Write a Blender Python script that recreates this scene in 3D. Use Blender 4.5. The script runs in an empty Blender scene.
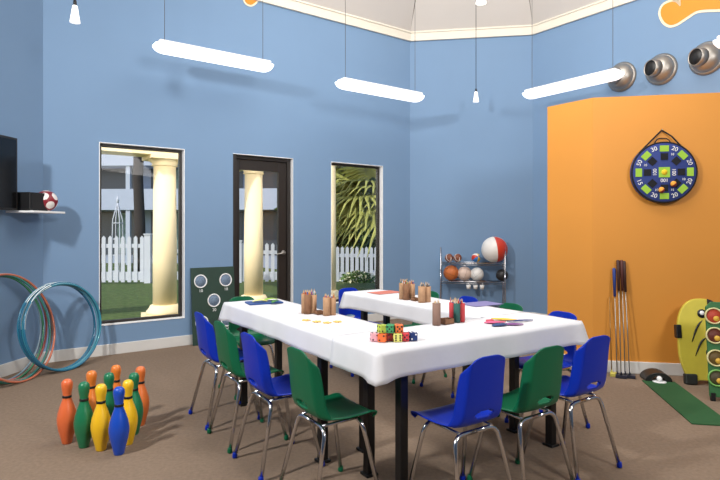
import bpy, bmesh, math, random
from mathutils import Vector, Matrix, Euler
random.seed(7)
PI = math.pi
C = bpy.context.scene.collection
R = math.radians
F = 550.0; HZ = 228.0; CH = 1.28           # focal length in px, horizon row, camera height

# ------------------------------------------------------------------ materials
def lin(c):
    return tuple(((v/255)/12.92 if v/255 <= .04045 else ((v/255+.055)/1.055)**2.4) for v in c)
MATS = {}
def mat(name, rgb, rough=.5, metal=0., var=0., scale=8., bump=0., bscale=60., emit=0., coat=0., spec=.5):
    if name in MATS: return MATS[name]
    m = bpy.data.materials.new(name); m.use_nodes = True
    nt = m.node_tree; p = nt.nodes['Principled BSDF']
    col = (*lin(rgb), 1)
    p.inputs['Base Color'].default_value = col
    p.inputs['Roughness'].default_value = rough
    p.inputs['Metallic'].default_value = metal
    p.inputs['Coat Weight'].default_value = coat
    p.inputs['Specular IOR Level'].default_value = spec
    tc = nt.nodes.new('ShaderNodeTexCoord')
    n = nt.nodes.new('ShaderNodeTexNoise'); n.inputs['Scale'].default_value = scale; n.inputs['Detail'].default_value = 5
    nt.links.new(tc.outputs['Object'], n.inputs['Vector'])
    v = max(var, .02)
    cr = nt.nodes.new('ShaderNodeValToRGB')
    cr.color_ramp.elements[0].position = .3; cr.color_ramp.elements[1].position = .7
    cr.color_ramp.elements[0].color = tuple(c*(1-v) for c in col[:3]) + (1,)
    cr.color_ramp.elements[1].color = tuple(min(1, c*(1+v)) for c in col[:3]) + (1,)
    nt.links.new(n.outputs['Fac'], cr.inputs['Fac']); nt.links.new(cr.outputs['Color'], p.inputs['Base Color'])
    if bump:
        b2 = nt.nodes.new('ShaderNodeTexNoise'); b2.inputs['Scale'].default_value = bscale; b2.inputs['Detail'].default_value = 3
        nt.links.new(tc.outputs['Object'], b2.inputs['Vector'])
        bp = nt.nodes.new('ShaderNodeBump'); bp.inputs['Strength'].default_value = bump; bp.inputs['Distance'].default_value = .01
        nt.links.new(b2.outputs['Fac'], bp.inputs['Height']); nt.links.new(bp.outputs['Normal'], p.inputs['Normal'])
    if emit:
        p.inputs['Emission Color'].default_value = (1, .98, .95, 1); p.inputs['Emission Strength'].default_value = emit
    MATS[name] = m
    return m
def glass_mat():
    m = bpy.data.materials.new('window_glass'); m.use_nodes = True; nt = m.node_tree; nt.nodes.clear()
    o = nt.nodes.new('ShaderNodeOutputMaterial'); mx = nt.nodes.new('ShaderNodeMixShader')
    t = nt.nodes.new('ShaderNodeBsdfTransparent'); g = nt.nodes.new('ShaderNodeBsdfGlossy'); g.inputs['Roughness'].default_value = .02
    t.inputs['Color'].default_value = (.97, .97, .97, 1)
    fr = nt.nodes.new('ShaderNodeFresnel'); fr.inputs['IOR'].default_value = 1.35
    nt.links.new(fr.outputs['Fac'], mx.inputs['Fac']); nt.links.new(t.outputs[0], mx.inputs[1]); nt.links.new(g.outputs[0], mx.inputs[2])
    nt.links.new(mx.outputs[0], o.inputs['Surface'])
    return m
GLASS = glass_mat()
M_BLUE = mat('blue_wall_paint', (116, 145, 177), .75, var=.02, scale=1.2, bump=.05, bscale=200)
M_ORANGE = mat('orange_wall_paint', (209, 139, 52), .6, var=.03, scale=1.5, bump=.04, bscale=200)
M_TRIM = mat('cream_trim_paint', (226, 218, 202), .6, var=.02)
M_BASE = mat('baseboard_paint', (214, 212, 208), .55, var=.02)
M_JAMB = mat('white_jamb_paint', (252, 252, 252), .5)
M_CEIL = mat('ceiling_paint', (194, 188, 182), .85, var=.02, scale=2)
M_CARPET = mat('brown_carpet', (137, 118, 101), .95, var=.10, scale=45, bump=.5, bscale=350, spec=.1)
M_DARK = mat('dark_bronze_frame', (38, 33, 30), .45, var=.05)
M_DOORW = mat('espresso_door_wood', (34, 27, 23), .45, var=.15, scale=12)
M_BLACK = mat('black_plastic', (20, 20, 22), .45)
M_LEGB = mat('black_steel', (16, 16, 17), .4)
M_CLOTH = mat('white_tablecloth_fabric', (226, 225, 228), .85, var=.01, bump=.06, bscale=30)
M_CHROME = mat('chrome_tube', (205, 205, 208), .18, 1.)
M_PB = mat('blue_shell_plastic', (2, 44, 170), .36, spec=.35)
M_PG = mat('green_shell_plastic', (8, 98, 64), .38, spec=.35)
M_WHITEP = mat('white_enamel', (242, 242, 242), .35)
M_STEEL = mat('brushed_nickel', (166, 161, 154), .42, .85, var=.05)
M_EMIT = mat('lit_diffuser', (250, 250, 250), .4, emit=1.2)
M_KRAFT = mat('kraft_cardboard', (178, 138, 104), .8, var=.1, scale=30)
M_KRAFT2 = mat('kraft_cardboard_dark', (136, 96, 68), .8, var=.1, scale=30)

# ------------------------------------------------------------------ mesh helpers
def box(bm, x0, x1, y0, y1, z0, z1, mi=0, mtx=None):
    vs = [bm.verts.new(Vector(p) if mtx is None else mtx @ Vector(p)) for p in
          [(x0,y0,z0),(x1,y0,z0),(x1,y1,z0),(x0,y1,z0),(x0,y0,z1),(x1,y0,z1),(x1,y1,z1),(x0,y1,z1)]]
    for f in [(0,3,2,1),(4,5,6,7),(0,1,5,4),(1,2,6,5),(2,3,7,6),(3,0,4,7)]:
        bm.faces.new([vs[i] for i in f]).material_index = mi
def rpath(pts, rad=.03, n=5):
    """polyline with rounded corners"""
    pts = [Vector(p) for p in pts]; out = [pts[0]]
    for i in range(1, len(pts)-1):
        a, b, c = pts[i-1], pts[i], pts[i+1]
        d1 = (a-b); d2 = (c-b); r = min(rad, d1.length*.45, d2.length*.45)
        p1 = b+d1.normalized()*r; p2 = b+d2.normalized()*r
        for k in range(n+1):
            t = k/n; out.append((1-t)**2*p1+2*t*(1-t)*b+t*t*p2)
    out.append(pts[-1]); return out
def tube(bm, pts, r, seg=10, cap=True, mi=0, closed=False):
    pts = [Vector(p) for p in pts]; n = len(pts); rings = []
    up = None
    for i, p in enumerate(pts):
        if closed: t = (pts[(i+1) % n]-pts[i-1]).normalized()
        else: t = (pts[min(i+1, n-1)]-pts[max(i-1, 0)]).normalized()
        if up is None:
            up = Vector((0,0,1)) if abs(t.z) < .9 else Vector((1,0,0))
        a = t.cross(up).normalized(); b = a.cross(t).normalized(); up = b
        rr = r[i] if isinstance(r, (list, tuple)) else r
        rings.append([bm.verts.new(p+rr*(math.cos(2*PI*k/seg)*a+math.sin(2*PI*k/seg)*b)) for k in range(seg)])
    m = n if closed else n-1
    for i in range(m):
        A, B = rings[i], rings[(i+1) % n]
        for k in range(seg):
            f = bm.faces.new([A[k], B[k], B[(k+1) % seg], A[(k+1) % seg]]); f.smooth = True; f.material_index = mi
    if cap and not closed:
        bm.faces.new(rings[0]).material_index = mi
        bm.faces.new(rings[-1][::-1]).material_index = mi
def lathe(bm, prof, seg=28, mtx=None, mi=0, smooth=True, mfn=None):
    rings = []
    for r, z in prof:
        if r < 1e-6:
            v = Vector((0,0,z)); rings.append([bm.verts.new(mtx@v if mtx else v)])
        else:
            rg = []
            for k in range(seg):
                v = Vector((r*math.cos(2*PI*k/seg), r*math.sin(2*PI*k/seg), z)); rg.append(bm.verts.new(mtx@v if mtx else v))
            rings.append(rg)
    for i in range(len(rings)-1):
        A, B = rings[i], rings[i+1]
        for k in range(seg):
            k2 = (k+1) % seg
            if len(A) == 1 and len(B) == 1: continue
            if len(A) == 1: f = bm.faces.new([A[0], B[k2], B[k]][::-1])
            elif len(B) == 1: f = bm.faces.new([A[k], A[k2], B[0]])
            else: f = bm.faces.new([A[k], A[k2], B[k2], B[k]])
            f.smooth = smooth; f.material_index = mi if mfn is None else mfn(i, k)
    for rg, rev in ((rings[0], True), (rings[-1], False)):
        if len(rg) > 1:
            f = bm.faces.new(rg[::-1] if rev else rg); f.material_index = mi
def prism(bm, pts, y0, y1, mi=0, mi_side=None):
    """outline in x,z extruded along y"""
    a = [bm.verts.new((x, y0, z)) for x, z in pts]; b = [bm.verts.new((x, y1, z)) for x, z in pts]
    bm.faces.new(a).material_index = mi; bm.faces.new(b[::-1]).material_index = mi
    n = len(pts)
    for i in range(n):
        bm.faces.new([a[i], b[i], b[(i+1) % n], a[(i+1) % n]][::-1]).material_index = mi if mi_side is None else mi_side
def vprism(bm, pts, z0, z1, mi=0):
    a = [bm.verts.new((x, y, z0)) for x, y in pts]; b = [bm.verts.new((x, y, z1)) for x, y in pts]
    bm.faces.new(a[::-1]).material_index = mi; bm.faces.new(b).material_index = mi
    n = len(pts)
    for i in range(n): bm.faces.new([a[i], a[(i+1) % n], b[(i+1) % n], b[i]]).material_index = mi
def obj(name, bm, mats, parent=None, bevel=0, solid=0, recalc=True, loc=None, rotz=None, smooth=False, seg=2):
    if recalc: bmesh.ops.recalc_face_normals(bm, faces=bm.faces)
    me = bpy.data.meshes.new(name); bm.to_mesh(me); bm.free()
    for m in (mats if isinstance(mats, (list, tuple)) else [mats]): me.materials.append(m)
    if smooth:
        for p in me.polygons: p.use_smooth = True
    o = bpy.data.objects.new(name, me); C.objects.link(o)
    if parent: o.parent = parent
    if loc: o.location = loc
    if rotz is not None: o.rotation_euler = (0, 0, rotz)
    if solid:
        s = o.modifiers.new('solid', 'SOLIDIFY'); s.thickness = solid; s.offset = 0
    if bevel:
        b = o.modifiers.new('bevel', 'BEVEL'); b.width = bevel; b.segments = seg; b.limit_method = 'ANGLE'; b.angle_limit = R(40)
    return o
def NB(): return bmesh.new()
def thing(name, label, cat, loc=(0,0,0), rotz=0, group=None):
    o = bpy.data.objects.new(name, None); C.objects.link(o)
    o.empty_display_size = .1
    o.location = loc; o.rotation_euler = (0, 0, rotz)
    o['label'] = label; o['category'] = cat
    if group: o['group'] = group
    return o
def tag(o, label, cat, group=None, kind=None):
    o['label'] = label; o['category'] = cat
    if group: o['group'] = group
    if kind: o['kind'] = kind
    return o
def struct(name, bm, m, **k):
    o = obj(name, bm, m, **k); o['kind'] = 'structure'; return o
def dup(root, loc, rotz, label, group=None, swap=None):
    def cp(o, par):
        c = o.copy(); C.objects.link(c)
        if par: c.parent = par
        if swap and c.type == 'MESH' and o.data.materials and o.data.materials[0].name in swap:
            key = o.data.name+'_swapped'
            if key in bpy.data.meshes: c.data = bpy.data.meshes[key]
            else:
                d = o.data.copy(); d.name = key; d.materials[0] = swap[o.data.materials[0].name]; c.data = d
        for ch in [x for x in list(C.objects) if x.parent == o]: cp(ch, c)
        return c
    r = cp(root, None); r.location = loc; r.rotation_euler = (0, 0, rotz); r['label'] = label
    if group: r['group'] = group
    return r
def text_mesh(s, size, name, m, parent, loc, rot, depth=.001):
    cu = bpy.data.curves.new(name, 'FONT'); cu.body = s; cu.size = size; cu.align_x = 'CENTER'; cu.align_y = 'CENTER'; cu.extrude = depth
    to = bpy.data.objects.new('tmp_text', cu); C.objects.link(to)
    dg = bpy.context.evaluated_depsgraph_get(); me = bpy.data.meshes.new_from_object(to.evaluated_get(dg)); me.name = name
    C.objects.unlink(to); bpy.data.objects.remove(to)
    me.materials.clear(); me.materials.append(m)
    o = bpy.data.objects.new(name, me); C.objects.link(o); o.parent = parent; o.location = loc; o.rotation_euler = rot
    return o

# ------------------------------------------------------------------ room geometry
TA, TB, TC, TL = R(36.1), R(-8.9), R(-53.9), R(81.1)     # heading of each wall
def dv(a): return Vector((math.cos(a), math.sin(a)))
P_LA = Vector((-3.0, 5.207)); LA = 4.604
P_AB = P_LA+dv(TA)*LA; LB = 1.708
P_BC = P_AB+dv(TB)*LB; LC = 5.5
P_CD = P_BC+dv(TC)*LC
P_DE = Vector((P_CD.x, -2.5))
LL = (5.207+2.5)/math.sin(TL)
P_EL = P_LA-dv(TL)*LL
ZT = 3.963            # bottom of the cornice
ZC = 4.10
def wall_frame_box(bm, s0, s1, z0, z1, n0=0, n1=.14): box(bm, s0, s1, n0, n1, z0, z1)
WOPEN = [(.487, 1.345, .30, 2.14), (1.904, 2.69, 0, 2.14), (3.248, 4.105, .30, 2.14)]
bm = NB()
s = -.1
for (a, b, z0, z1) in WOPEN:
    wall_frame_box(bm, s, a, 0, ZC)
    if z0 > 0: wall_frame_box(bm, a, b, 0, z0)
    wall_frame_box(bm, a, b, z1, ZC); s = b
wall_frame_box(bm, s, LA+.02, 0, ZC)
struct('wall_back', bm, M_BLUE, loc=(*P_LA, 0), rotz=TA)
def plain_wall(name, p, a, L, m=M_BLUE, x0=-.02, x1=.02):
    bm = NB(); box(bm, x0, L+x1, 0, .14, 0, ZC); return struct(name, bm, m, loc=(*p, 0), rotz=a)
plain_wall('wall_corner', P_AB, TB, LB)
plain_wall('wall_right', P_BC, TC, LC)
plain_wall('wall_left', P_EL, TL, LL)
plain_wall('wall_side', P_CD, R(-90), (P_CD-P_DE).length)
plain_wall('wall_front', P_DE, R(180), (P_DE-P_EL).length)
ring = [P_LA, P_AB, P_BC, P_CD, P_DE, P_EL]
cen = Vector((.8, 2.6))
bm = NB(); box(bm, -5.2, 6.2, -3, 8.6, -.12, 0); 
# floor cut to the room outline
bm.free(); bm = NB()
big = [p+(p-cen).normalized()*.18 for p in ring]
vprism(bm, [(p.x, p.y) for p in big][::-1], -.12, 0)
struct('floor', bm, M_CARPET)
# sloped tent ceiling rising from the cornice then flat
def inset(poly, d):
    n = len(poly); out = []
    for i in range(n):
        a, b, c = poly[i-1], poly[i], poly[(i+1) % n]
        d1 = (b-a).normalized(); d2 = (c-b).normalized()
        n1 = Vector((d1.y, -d1.x)); n2 = Vector((d2.y, -d2.x))
        q1 = b+n1*d; q2 = b+n2*d
        den = d1.x*d2.y-d1.y*d2.x
        t = ((q2.x-q1.x)*d2.y-(q2.y-q1.y)*d2.x)/den
        out.append(q1+d1*t)
    return out
SL = 1.9; IN = .9
r0 = inset(ring, -.16); r1 = inset(ring, 0.0); r2 = inset(ring, IN)
bm = NB()
A = [bm.verts.new((p.x, p.y, ZC)) for p in r0]; B = [bm.verts.new((p.x, p.y, ZC)) for p in r1]; D = [bm.verts.new((p.x, p.y, ZC+SL*IN)) for p in r2]
for i in range(6):
    j = (i+1) % 6
    bm.faces.new([A[i], A[j], B[j], B[i]]); bm.faces.new([B[i], B[j], D[j], D[i]])
bm.faces.new(D)
struct('ceiling', bm, M_CEIL, solid=.04)
# seams of the ceiling
bm = NB()
for i in (0, 1, 2):
    p = r1[i]; q = r2[i]
    tube(bm, [(p.x, p.y, ZC-.0), (q.x, q.y, ZC+SL*IN-.03)], .018, 6)
struct('trim_3', bm, mat('ceiling_seam', (120, 112, 104), .7))
def ceil_z(x, y):
    m = 9
    for i in range(6):
        a, b = ring[i], ring[(i+1) % 6]; d = (b-a).normalized(); m = min(m, (Vector((x, y))-a).dot(Vector((d.y, -d.x))))
    return ZC+SL*min(max(m, 0), IN)-.02
# cornice and baseboards
k = 1
for p, a, L in ((P_LA, TA, LA), (P_AB, TB, LB), (P_BC, TC, LC), (P_EL, TL, LL)):
    bm = NB(); box(bm, 0, L, -.03, 0, ZT, ZC); box(bm, 0, L, -.045, 0, ZT+.11, ZC-.003)
    o = struct(['', 'trim_1', 'trim_2', 'trim_4', 'trim_5'][k], bm, M_TRIM, loc=(*p, 0), rotz=a, bevel=.004); k += 1
bm = NB()
for a, b in ((0, 1.904), (2.69, LA)): box(bm, a, b, -.016, 0, 0, .11)
struct('baseboard_back', bm, M_BASE, loc=(*P_LA, 0), rotz=TA, bevel=.004)
for nm, p, a, L in (('baseboard_corner', P_AB, TB, LB), ('baseboard_right', P_BC, TC, LC), ('baseboard_left', P_EL, TL, LL)):
    bm = NB(); box(bm, 0, L, -.016, 0, 0, .11); struct(nm, bm, M_BASE, loc=(*p, 0), rotz=a, bevel=.004)
# orange partition standing forward of the right wall
OC = Vector((2.078, 4.906)); OL = OC-dv(TC)*.47
def isect(p, a, q, b):
    d1, d2 = dv(a), dv(b); den = d1.x*d2.y-d1.y*d2.x
    t = ((q.x-p.x)*d2.y-(q.y-p.y)*d2.x)/den; return p+d1*t
TO = R(-10.5)
OE = isect(OC, TO, P_BC, TC)-dv(TC)*.0
ret = isect(OL, TA, P_BC, TC)
bm = NB(); vprism(bm, [(p.x, p.y) for p in (OL, OC, OE, ret)][::-1], 0, 2.443)
struct('wall_orange', bm, M_ORANGE)
bm = NB(); box(bm, 0, .47+.016, -.016, 0, 0, .105); struct('baseboard_orange', bm, M_BASE, loc=(*OL, 0), rotz=TC, bevel=.004)
bm = NB(); box(bm, 0, (OE-OC).length, -.016, 0, 0, .105); struct('baseboard_front', bm, M_BASE, loc=(*OC, 0), rotz=TO, bevel=.004)

# ------------------------------------------------------------------ windows and door
def window(idx, a, b, z0, z1):
    root = NB(); dpt = .085
    # white painted reveal
    box(root, a, a+.006, 0.0, dpt, z0, z1); box(root, b-.006, b, -.004, dpt, z0, z1)
    box(root, a, b, -.004, dpt, z1-.006, z1); box(root, a, b, -.006, dpt, z0, z0+.008)
    o = struct('window_%d' % idx, root, M_JAMB, loc=(*P_LA, 0), rotz=TA)
    f = NB(); w = .035; y0, y1 = dpt-.02, dpt+.03
    box(f, a+.006, a+w, y0, y1, z0+.008, z1-.006); box(f, b-w, b-.006, y0, y1, z0+.008, z1-.006)
    box(f, a+w, b-w, y0, y1, z1-w, z1-.006); box(f, a+w, b-w, y0, y1, z0+.008, z0+w)
    obj('window_frame', f, M_DARK, o, bevel=.003)
    g = NB(); box(g, a+w, b-w, dpt, dpt+.006, z0+w, z1-w); obj('window_glass', g, GLASS, o)
window(1, *WOPEN[0]); window(2, *WOPEN[2])
a, b, z0, z1 = WOPEN[1]
bm = NB(); dpt = .07
box(bm, b-.006, b, -.004, dpt, z0, z1); box(bm, a, b, -.004, dpt, z1-.006, z1)
dr = struct('door_1', bm, M_JAMB, loc=(*P_LA, 0), rotz=TA)
f = NB()
box(f, a, a+.045, .0, .1, 0, z1-.006); box(f, b-.051, b-.006, dpt-.02, .12, 0, z1-.006); box(f, a+.045, b-.051, dpt-.02, .12, z1-.05, z1-.006)
obj('door_frame', f, M_DARK, dr, bevel=.003)
f = NB(); y0, y1 = dpt, dpt+.045; st = .085; x0, x1 = a+.047, b-.053
box(f, x0, x0+st*.75, y0, y1, .01, z1-.053); box(f, x1-.11, x1, y0, y1, .01, z1-.053)
box(f, x0+st*.75, x1-.11, y0, y1, z1-.053-.12, z1-.053); box(f, x0+st*.75, x1-.11, y0, y1, .01, .24)
lf = obj('door_leaf', f, M_DOORW, dr, bevel=.003)
g = NB(); box(g, x0+st*.75, x1-.11, y0+.02, y0+.026, .24, z1-.053-.12); obj('door_glass', g, GLASS, dr)
h = NB()
hz = .975
mt = Matrix.Translation((x1-.045, y0, hz)) @ Matrix.Rotation(R(90), 4, 'X')
lathe(h, [(0.0, 0), (.03, 0), (.03, .008), (.012, .012), (.011, .045), (0, .05)], 20, mt)
tube(h, rpath([(x1-.045, y0-.04, hz), (x1-.06, y0-.05, hz), (x1-.155, y0-.05, hz-.012)], .01), .009, 8)
obj('door_handle', h, M_STEEL, dr)

# ------------------------------------------------------------------ chairs
def shell_point(u, v):
    """u across -1..1, v along 0 (seat lip) .. 1 (top of back)"""
    prof = [(0, .152, .387, .146), (.06, .146, .394, .158), (.14, .122, .406, .166), (.3, .05, .400, .166), (.44, -.05, .397, .160),
            (.52, -.115, .402, .145), (.58, -.155, .420, .132), (.63, -.176, .450, .125), (.7, -.188, .50, .122), (.85, -.202, .61, .115), (1., -.214, .722, .108)]
    for i in range(len(prof)-1):
        if prof[i][0] <= v <= prof[i+1][0]+1e-9: break
    a, b = prof[i], prof[i+1]
    p0 = prof[max(i-1, 0)]; p3 = prof[min(i+2, len(prof)-1)]
    t = (v-a[0])/(b[0]-a[0])
    def cr(k):
        m1 = (b[k]-p0[k])/(b[0]-p0[0])*(b[0]-a[0]); m2 = (p3[k]-a[k])/(p3[0]-a[0])*(b[0]-a[0])
        return (2*t**3-3*t*t+1)*a[k]+(t**3-2*t*t+t)*m1+(-2*t**3+3*t*t)*b[k]+(t**3-t*t)*m2
    y, z, w = cr(1), cr(2), cr(3)
    au = abs(u); sg = -1 if u < 0 else 1
    bk = min(1, max(0, (v-.48)/.13)); bk = bk*bk*(3-2*bk)
    K = .78
    if au < K: xb = w*.97*au/K; yb = .010*(au/K)**2
    else:
        q = (au-K)/(1-K); xb = w*(.97+.12*q); yb = .010+.044*q
        if q < .35: yb += .004*math.sin(q/.35*PI)
    flare = max(0, (au-.62)/.38)
    x = sg*((1-bk)*au*w+bk*xb)
    y += bk*yb; z += (1-bk)*(.016*flare**1.5*min(1, v/.2)-.004*(1-au*au))
    if v > .9:                                           # rounded top corners
        e = (v-.9)/.1; z -= .050*e*max(0, (au-.2)/.8)**2.4; x *= 1-.10*e*e*flare
    if v > .8: y -= bk*yb*.5*((v-.8)/.2)**2
    if v < .12: y -= .035*((.12-v)/.12)*max(0, (au-.4)/.6)**2
    return Vector((x, y, z))
def shell_bm(v0, v1, nv, hole=False):
    bm = NB(); nu = 38; g = []
    for j in range(nv+1):
        v = v0+(v1-v0)*j/nv
        g.append([bm.verts.new(shell_point(-1+2*i/nu, v)) for i in range(nu+1)])
    for j in range(nv):
        for i in range(nu):
            v = v0+(v1-v0)*(j+.5)/nv; u = -1+2*(i+.5)/nu
            if hole and ((u/.36)**2+((v-.645)/.026)**2) < 1 : continue
            f = bm.faces.new([g[j][i], g[j][i+1], g[j+1][i+1], g[j+1][i]]); f.smooth = True
    return bm
def make_chair(label, plastic):
    t = thing('school_chair', label, 'chair')
    obj('seat', shell_bm(0, .56, 22), plastic, t, solid=.007, smooth=True)
    obj('backrest', shell_bm(.56, 1, 56, True), plastic, t, solid=.007, smooth=True)
    sf = NB()
    for sx in (-1, 1):
        tube(sf, [(sx*.10, -.13, .374), (sx*.10, .06, .380)], .008, 8)
    obj('seat_frame', sf, M_CHROME, t)
    for sx in (-1, 1):
        for kind in (0, 1):
            lb = NB()
            if kind == 0: pts = rpath([(0, -.13, .370), (sx*.128, -.13, .370), (sx*.18, -.213, .012)], .05, 6); ft = (sx*.18, -.213)
            else: pts = rpath([(0, .065, .374), (sx*.13, .065, .374), (sx*.18, .14, .012)], .05, 6); ft = (sx*.18, .14)
            tube(lb, pts, .0105, 10)
            lg = obj('leg', lb, M_CHROME, t)
            gb = NB(); lathe(gb, [(0, 0), (.010, 0), (.0145, .005), (.0145, .015), (.0125, .026), (.012, .030), (0, .031)], 14, Matrix.Translation((ft[0], ft[1], 0)))
            obj('glide', gb, plastic, lg)
    return t
# U of three narrow tables ; local frames
N0 = Vector((.078, 2.459)); RB = R(33.5); e1 = dv(RB); e2 = dv(RB+PI/2)
R0 = N0+e1*1.494; RR = R(34.0); f1 = dv(RR); f2 = dv(RR+PI/2)
def bl(s, t): return N0+e1*s+e2*t
def rl(s, t): return R0+f1*s+f2*t
G = 'school chairs around the tables'
blue0 = make_chair('', M_PB); blue0['group'] = G
def place(src, p, rot, label, first=False):
    if first: src.location = (p.x, p.y, 0); src.rotation_euler = (0, 0, rot); src['label'] = label; return src
    return dup(src, (p.x, p.y, 0), rot, label, G)
place(blue0, bl(.374, -.106), RB, 'blue plastic chair along the front table, left of the green front chair', True)
green0 = dup(blue0, (0, 0, 0), 0, '', G, swap={'blue_shell_plastic': M_PG})
place(green0, bl(.76, -.13), RB, 'green plastic chair along the front table, between two blue chairs', True)
place(blue0, bl(1.176, -.108), RB, 'blue plastic chair along the front table, right of the green front chair')
TLf = RB-PI/2
place(green0, bl(-.05, .282), TLf, 'green plastic chair at the left arm, nearest the camera')
place(blue0, bl(-.10, .75), TLf, 'blue plastic chair at the left arm, between two green chairs')
place(green0, bl(-.10, 1.19), TLf, 'green plastic chair at the left arm, between two blue chairs')
place(blue0, bl(-.093, 1.61), TLf, 'blue plastic chair at the left arm, in front of the toss board')
place(green0, bl(.25, 2.06), RB+PI, 'green plastic chair at the far end of the left arm, before the door')
place(blue0, rl(.03, .30), RR+PI/2, 'blue plastic chair behind the right table corner, before the orange wall')
place(green0, rl(.07, .77), RR+PI/2, 'green plastic chair behind the right arm, below the black ball')
place(blue0, rl(.10, 1.24), RR+PI/2, 'blue plastic chair behind the right arm, before the ball rack')
place(green0, rl(.10, 1.70), RR+PI/2, 'green plastic chair behind the right arm, beside the far pencil tubes')
place(blue0, rl(-.16, 2.12), RR+PI, 'blue plastic chair at the far end of the right arm, before the palm window')

# ------------------------------------------------------------------ tables and cloths
TZ = .722
def table(label, x0, x1, y0, y1, loc, rot, long_x):
    t = thing('folding_table', label, 'table', (*loc, 0), rot, 'narrow tables set in a U')
    b = NB(); box(b, x0+.01, x1-.01, y0+.01, y1-.01, TZ-.024, TZ); obj('tabletop', b, mat('grey_laminate', (190, 188, 184), .5), t, bevel=.003)
    ix, iy = (.17, .05) if long_x else (.05, .17)
    for X in (x0+ix, x1-ix-.045):
        for Y in (y0+iy, y1-iy-.045):
            b = NB(); box(b, X, X+.045, Y, Y+.045, .012, TZ-.024); box(b, X-.012, X+.057, Y-.012, Y+.057, 0, .014)
            obj('leg', b, M_LEGB, t, bevel=.003)
    b = NB()
    for X, sg in ((x0+ix, 1), (x1-ix, -1)) if long_x else ((0, 0),):
        if long_x:
            box(b, min(X, X+sg*.045), max(X, X+sg*.045), y0+iy+.045, y1-iy-.045, TZ-.09, TZ-.03)
            for Y in (y0+iy+.01, y1-iy-.035): prism(b, [(X+sg*.045, TZ-.026), (X+sg*.17, TZ-.026), (X+sg*.045, TZ-.13)], Y, Y+.02)
    if not long_x:
        for Y, sg in ((y0+iy, 1), (y1-iy, -1)):
            box(b, x0+ix+.045, x1-ix-.045, min(Y, Y+sg*.045), max(Y, Y+sg*.045), TZ-.09, TZ-.03)
            for X in (x0+ix+.01, x1-ix-.035):
                vs = [(X, Y+sg*.045, TZ-.026), (X, Y+sg*.17, TZ-.026), (X, Y+sg*.045, TZ-.13)]
                a_ = [b.verts.new(q) for q in vs]; b_ = [b.verts.new((q[0]+.02, q[1], q[2])) for q in vs]
                b.faces.new(a_); b.faces.new(b_[::-1])
                for i in range(3): b.faces.new([a_[i], a_[(i+1) % 3], b_[(i+1) % 3], b_[i]])
    obj('cross_brace', b, M_LEGB, t)
    return t
table('narrow black legged table across the front, under white cloth, nearest the camera', 0, 1.494, 0, .42, N0, RB, True)
table('narrow black legged table forming the left arm under white cloth', 0, .42, .43, 1.97, N0, RB, False)
table('narrow black legged table forming the right arm under white cloth', -.38, 0, .45, 2.04, R0, RR, False)
def cloth(label, rect, skirts, loc, rot, seed=1, drop=.13):
    rnd = random.Random(seed); bm = NB(); x0, x1, y0, y1 = rect; z = TZ+.003
    nx, ny = max(4, int((x1-x0)/.04)), max(4, int((y1-y0)/.04))
    g = [[bm.verts.new((x0+(x1-x0)*i/nx, y0+(y1-y0)*j/ny, z+.0012*math.sin(i*1.3+seed)*math.sin(j*.9))) for i in range(nx+1)] for j in range(ny+1)]
    for j in range(ny):
        for i in range(nx): bm.faces.new([g[j][i], g[j][i+1], g[j+1][i+1], g[j+1][i]]).smooth = True
    for path in skirts:
        pts = []
        P = [Vector(q) for q in path]; n = len(P)
        for i in range(n-1):
            a, b = P[i], P[i+1]; d = (b-a); L = d.length; d.normalize(); nrm = Vector((d.y, -d.x)); k = max(2, int(L/.03))
            for q in range(k+1):
                if q == k and i < n-2: continue
                s = L*q/k; pos = a+d*s
                c0 = math.exp(-(s/.07)**2) if i > 0 else 0; c1 = math.exp(-((L-s)/.07)**2) if i < n-2 else 0
                nn = nrm.copy()
                if q == 0 and i > 0:
                    dp = (P[i]-P[i-1]).normalized(); nn = (nrm+Vector((dp.y, -dp.x)))
                if q == k and i == n-2: pass
                pts.append((pos, nn, max(c0, c1), s+i*3))
        rows = []
        for r in range(7):
            t = r/6; row = []
            for pos, nn, c, s in pts:
                w = .0035*math.sin(s*13+seed)+.002*math.sin(s*29+seed*2)
                off = .003*(r > 0)+(.010+w*(1-c)+.022*c)*t
                q = pos+nn*off
                row.append(bm.verts.new((q.x, q.y, z-(drop+.012*c+.003*math.sin(s*5+seed))*t)))
            rows.append(row)
        for r in range(6):
            for i in range(len(pts)-1): bm.faces.new([rows[r][i], rows[r+1][i], rows[r+1][i+1], rows[r][i+1]]).smooth = True
    bmesh.ops.remove_doubles(bm, verts=bm.verts, dist=.0005)
    o = obj('tablecloth', bm, M_CLOTH, loc=(*loc, 0), rotz=rot, solid=.0015, recalc=True)
    tag(o, label, 'tablecloth', 'white cloths on the U of tables')
cloth('white tablecloth on the front table, its hanging corner nearest the camera', (0, 1.494, 0, .42), [[(0, .39), (0, 0), (1.494, 0), (1.494, .44)], [(1.11, .42), (.42, .42)]], N0, RB, 1)
cloth('white tablecloth on the left arm, under the blue book and yellow paper flowers', (0, .42, .424, 1.98), [[(.42, .44), (.42, 1.98), (0, 1.98), (0, .36)]], N0, RB, 2, .12)
cloth('white tablecloth on the right arm, under the red and purple papers', (-.38, 0, .425, 2.05), [[(0, .45), (0, 2.05), (-.38, 2.05), (-.38, .45)]], R0, RR, 3, .125)
TT = TZ+.0058
def tp(px, py, z=TT):
    d = (CH-z)*F/(py-HZ); return Vector(((px-360)/F*d, d))
def fp(px, py): return tp(px, py, 0)

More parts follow.
